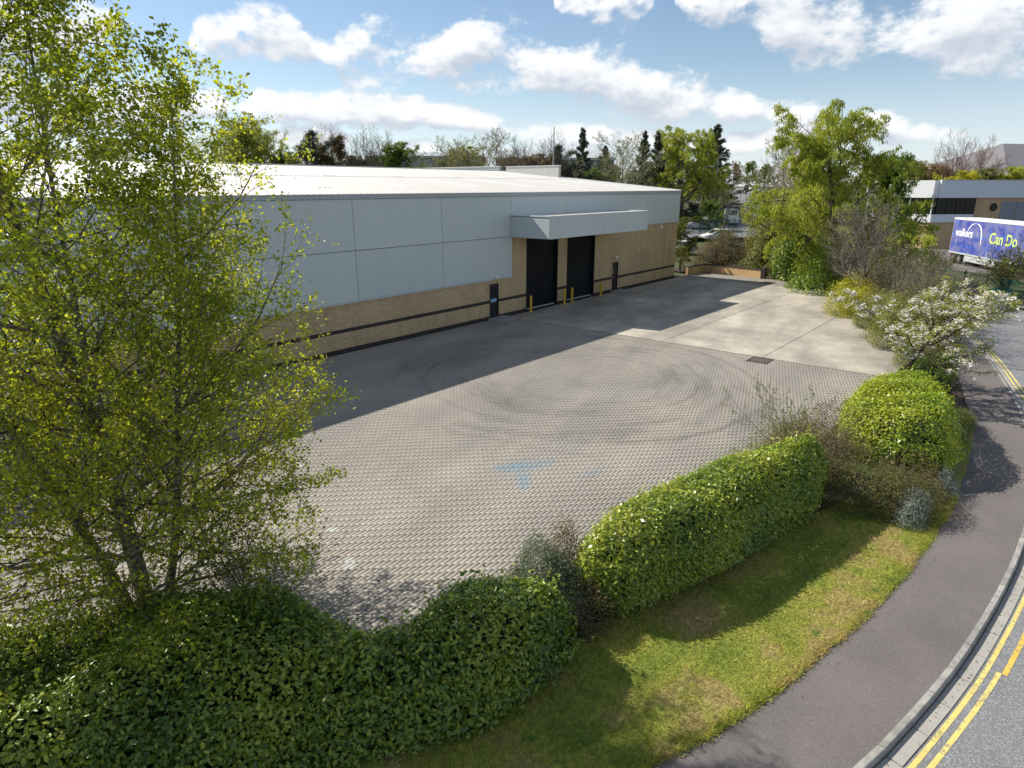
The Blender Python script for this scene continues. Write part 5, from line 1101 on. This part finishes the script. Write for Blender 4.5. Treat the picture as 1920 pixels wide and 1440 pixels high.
# ------------------------------------------------------------------ blue curtain-side trailer
def trailer():
    pl, pr = at(1803, 74), at(1935, 61.5); v = pr - pl; rz = math.atan2(v[1], v[0]); z0 = -.08; L = 13.6; n = np.array([-v[1], v[0], 0]) / np.linalg.norm(v)      # n points away from the viewer side
    t = thing('curtain_trailer', 'blue curtain sided lorry trailer with white and lime lettering', 'trailer', (pl[0], pl[1], z0), rz); z0b, z1b, W = 1.15, zat(408, 74) - z0, 2.5
    m_, T, out = mat('trailer_curtain'); tc = T.new('ShaderNodeTexCoord').outputs['Object']; s = T.xyz(tc)
    a = T.noise(T.vm('MULTIPLY', tc, (.55, 1, .8)), 1., 4, .6); b = T.noise(T.vm('MULTIPLY', tc, (1.7, 1, 2.2)), 1.3, 3)
    c = T.mix(T.mapr(a, .38, .62), (.045, .06, .30, 1), (.16, .165, .34, 1)); c = T.mix(T.mapr(b, .56, .66), c, (.05, .16, .55, 1)); c = T.mix(T.mapr(T.noise(tc, 1.1, 3), .62, .72), c, (.24, .36, .46, 1))
    rip = T.m('SINE', T.m('MULTIPLY', s[0], 9.)); pbsdf(T, out, c, .45, rip, bstr=.4, bdist=.02)
    cm = m_
    MB().box(0.03, L, .03, W, z0b + .1, z1b - .1).build('load_box', M['white'], t)
    cur = MB().box(.05, L - .05, -.02, .028, z0b + .05, z1b - .16).build('curtain', cm, t)
    MB().box(-.02, L, -.05, .06, z1b - .155, z1b + .02).build('top_rail', M['white'], t); MB().box(-.02, L, -.04, .05, z0b - .12, z0b + .045).build('side_rail', M['trim_grey'], t)
    MB().box(-.03, .029, .0, W, z0b - .1, z1b + .01).build('rear_doors', M['white'], t); MB().box(.03, L, .07, W - .05, z1b - .09, z1b + .03).build('roof', M['white'], t)
    for y in (.25, W - .4): MB().box(-.06, -.031, y, y + .16, .75, 1.0).build('tail_light', M['lamp_red'], t)
    MB().box(0., L, .5, W - .5, .85, 1.02).build('chassis', M['black_steel'], t)
    MB().box(3.4, L - 4.2, .02, .06, .42, .98).build('side_guard', M['trim_grey'], t)
    for x in (.9, 2.2, 3.5):
        for y in (.06, W - .40):
            w = MB().cyl((x, y, .5), (x, y + .34, .5), .5, n=18).build('wheel', M['tyre'], t); MB().cyl((x, y - .012, .5), (x, y - .001, .5), .28, n=14).build('rim', M['rim'], w)
    for y in (.5, W - .7): MB().box(L - 3.2, L - 3.05, y, y + .15, .0, .85).build('landing_leg', M['trim_grey'], t)
    # side faces the camera: local -y side
    white = simple('letter_white', (.78, .80, .80), .6, var=.15, scale=4); lime = simple('letter_lime', (.55, .72, .16), .6, var=.2, scale=4)
    def text(s_, x, z, size, mm, nm):
        cu = bpy.data.curves.new(nm, 'FONT'); cu.body = s_; cu.size = size; cu.extrude = .006; cu.resolution_u = 3; cu.offset = .02
        ob = bpy.data.objects.new(nm, cu); COL.objects.link(ob); dg = bpy.context.evaluated_depsgraph_get(); me = bpy.data.meshes.new_from_object(ob.evaluated_get(dg)); bpy.data.objects.remove(ob)
        me.materials.clear(); o = link(nm, me, cur, (mm,)); o.rotation_euler = (pi / 2, 0, 0); o.location = (x, -.03, z)
    text('walkers', .75, z1b - 1.85, 1.15, white, 'lettering'); text('Can Do', 7.6, z1b - 2.15, 1.5, lime, 'lettering')
    mb = MB(); k = 22     # white and lime swoosh
    for i in range(k + 1):
        s_ = i / k; a_ = pi * .93 - s_ * pi * .93 - .1; r = 1.05; w = .05 + .10 * sin(pi * s_); x, z = 4.6 + 1.5 * cos(a_), z1b - 1.75 + 1.35 * sin(a_)
        if s_ > .75: z -= (s_ - .75) * 2.2
        mb.v += [(x - w, -.036, z), (x + w, -.036, z), (x + w, -.024, z), (x - w, -.024, z)]
    for i in range(k):
        for j in range(4): mb.f.append((i * 4 + j, i * 4 + (j + 1) % 4, i * 4 + 4 + (j + 1) % 4, i * 4 + 4 + j))
    mb.build('swoosh', white, cur)
trailer()
# wheelie bin glimpsed on the bank
o = thing('litter_bin', 'round dark green bin among the twigs by the opposite footpath', 'bin', (62.0, 6.2, 0)); MB().cyl((0, 0, 0), (0, 0, 1.1), .34, .38, 14).build('body', M['green_paint'], o); MB().dome((0, 0, 1.1), .40, .22, 14).build('lid', M['dark_green'], o)

# bare-stemmed hedge behind the green railings, low bushes behind the roof
for k, (x, y, h) in enumerate(zip(*np.array([(q[0] - .3, q[1] - .9, 2.5 + .5 * (i % 3)) for i, q in enumerate(fs[::max(1, len(fs) // 7)])]).T)):
    if k < 2: hs = spray('hedge_shrub', 'bare stemmed hedge shrub behind the green railings', (x, y, -.1), h, 56, M['olive_leaf'], .10, 4600, 90 + k, .55, M['bark_pale'], group='hedge shrubs behind the green railings'); H2 = (hs, h) if k == 0 else H2
    else: c = copy_tree(H2[0]); c.location = (x, y, -.1); c.rotation_euler = (0, 0, k * 1.9); c.scale = (h / H2[1],) * 3
HB = ['low olive bush beside the dark pines behind the roof', 'low brown bush at the foot of the first dark pine', 'low brown bush under the upswept bare tree', 'low olive bush under the wide fan shaped bare tree', 'low olive bush under the first pale blossoming tree', 'low brown bush under the tall pale budding tree', 'low orange bush over the rear parapet', 'low olive bush behind the gable parapet by the pole', 'low brown bush between the pole and the lone spruce', 'low olive bush under the pale green budding tree', 'low green bush under the tall dark pines', 'low green bush under the first weeping willow']
for k, (px, km, y) in enumerate(((560, 'olive_leaf', 290), (610, 'brown_leaf', 288), (660, 'brown_leaf', 290), (705, 'olive_leaf', 291), (845, 'olive_leaf', 288), (900, 'brown_leaf', 290), (955, 'orange_leaf', 290), (1010, 'olive_leaf', 296), (1065, 'brown_leaf', 302), (1150, 'olive_leaf', 306), (1190, 'green_leaf', 318), (1240, 'green_leaf', 325))):
    bt('leafy', px, 133, y, HB[k], k * 1.3, 'hedgerow bushes behind the warehouse', 'hedgerow_bush', {'crown': {1: M[km]}}, 1.35)

# dead leaves blown along the hedge foot, path and yard edge
def litter():
    r = np.random.default_rng(77); a = np.array(H1[12:18] + HM[:1] + HM[8:][::-1]); P_ = []
    for (line, n, sd) in ((np.array([(4.5, 6.3), (5.9, 5.4), (7.7, 5.1), (9, 5.2), (10.5, 4.6), (14.4, 3.8), (17, 3.4)]), 900, .16), (off(1.55)[(KC[:, 0] > 3) & (KC[:, 0] < 26)], 260, .16), (off(-.1)[(KC[:, 0] > 4) & (KC[:, 0] < 26)], 160, .05), (np.array([(5.3, 9.2), (5.5, 7.6), (7.0, 7.3), (9.5, 7.2), (13, 6.6), (17, 5.6), (22, 5.2)]), 700, .25)):
        j = r.integers(len(line) - 1, size=n); q = line[j] + (line[j + 1] - line[j]) * r.random((n, 1)) + r.normal(0, sd, (n, 2)); P_.append(q)
    q = np.concatenate(P_); n = len(q); dz = np.where(poly_dist(q, [tuple(p) for p in off(-.12)[(KC[:, 0] > 3) & (KC[:, 0] < 27)]]) < .12, -.09, .012)
    V, f, kk = leaf_quads(np.column_stack([q, dz]), np.array([0, 0, 1.]) + r.normal(0, .25, (n, 3)), r.uniform(.02, .055, n), .5)
    tag(link('leaf_litter', np_mesh('leaf_litter', V, [f], (M['brown_leaf'],), np.repeat(r.random(n), kk))), 'dead brown leaves scattered along the hedge foot and kerb', 'leaf litter', kind='stuff')
litter()
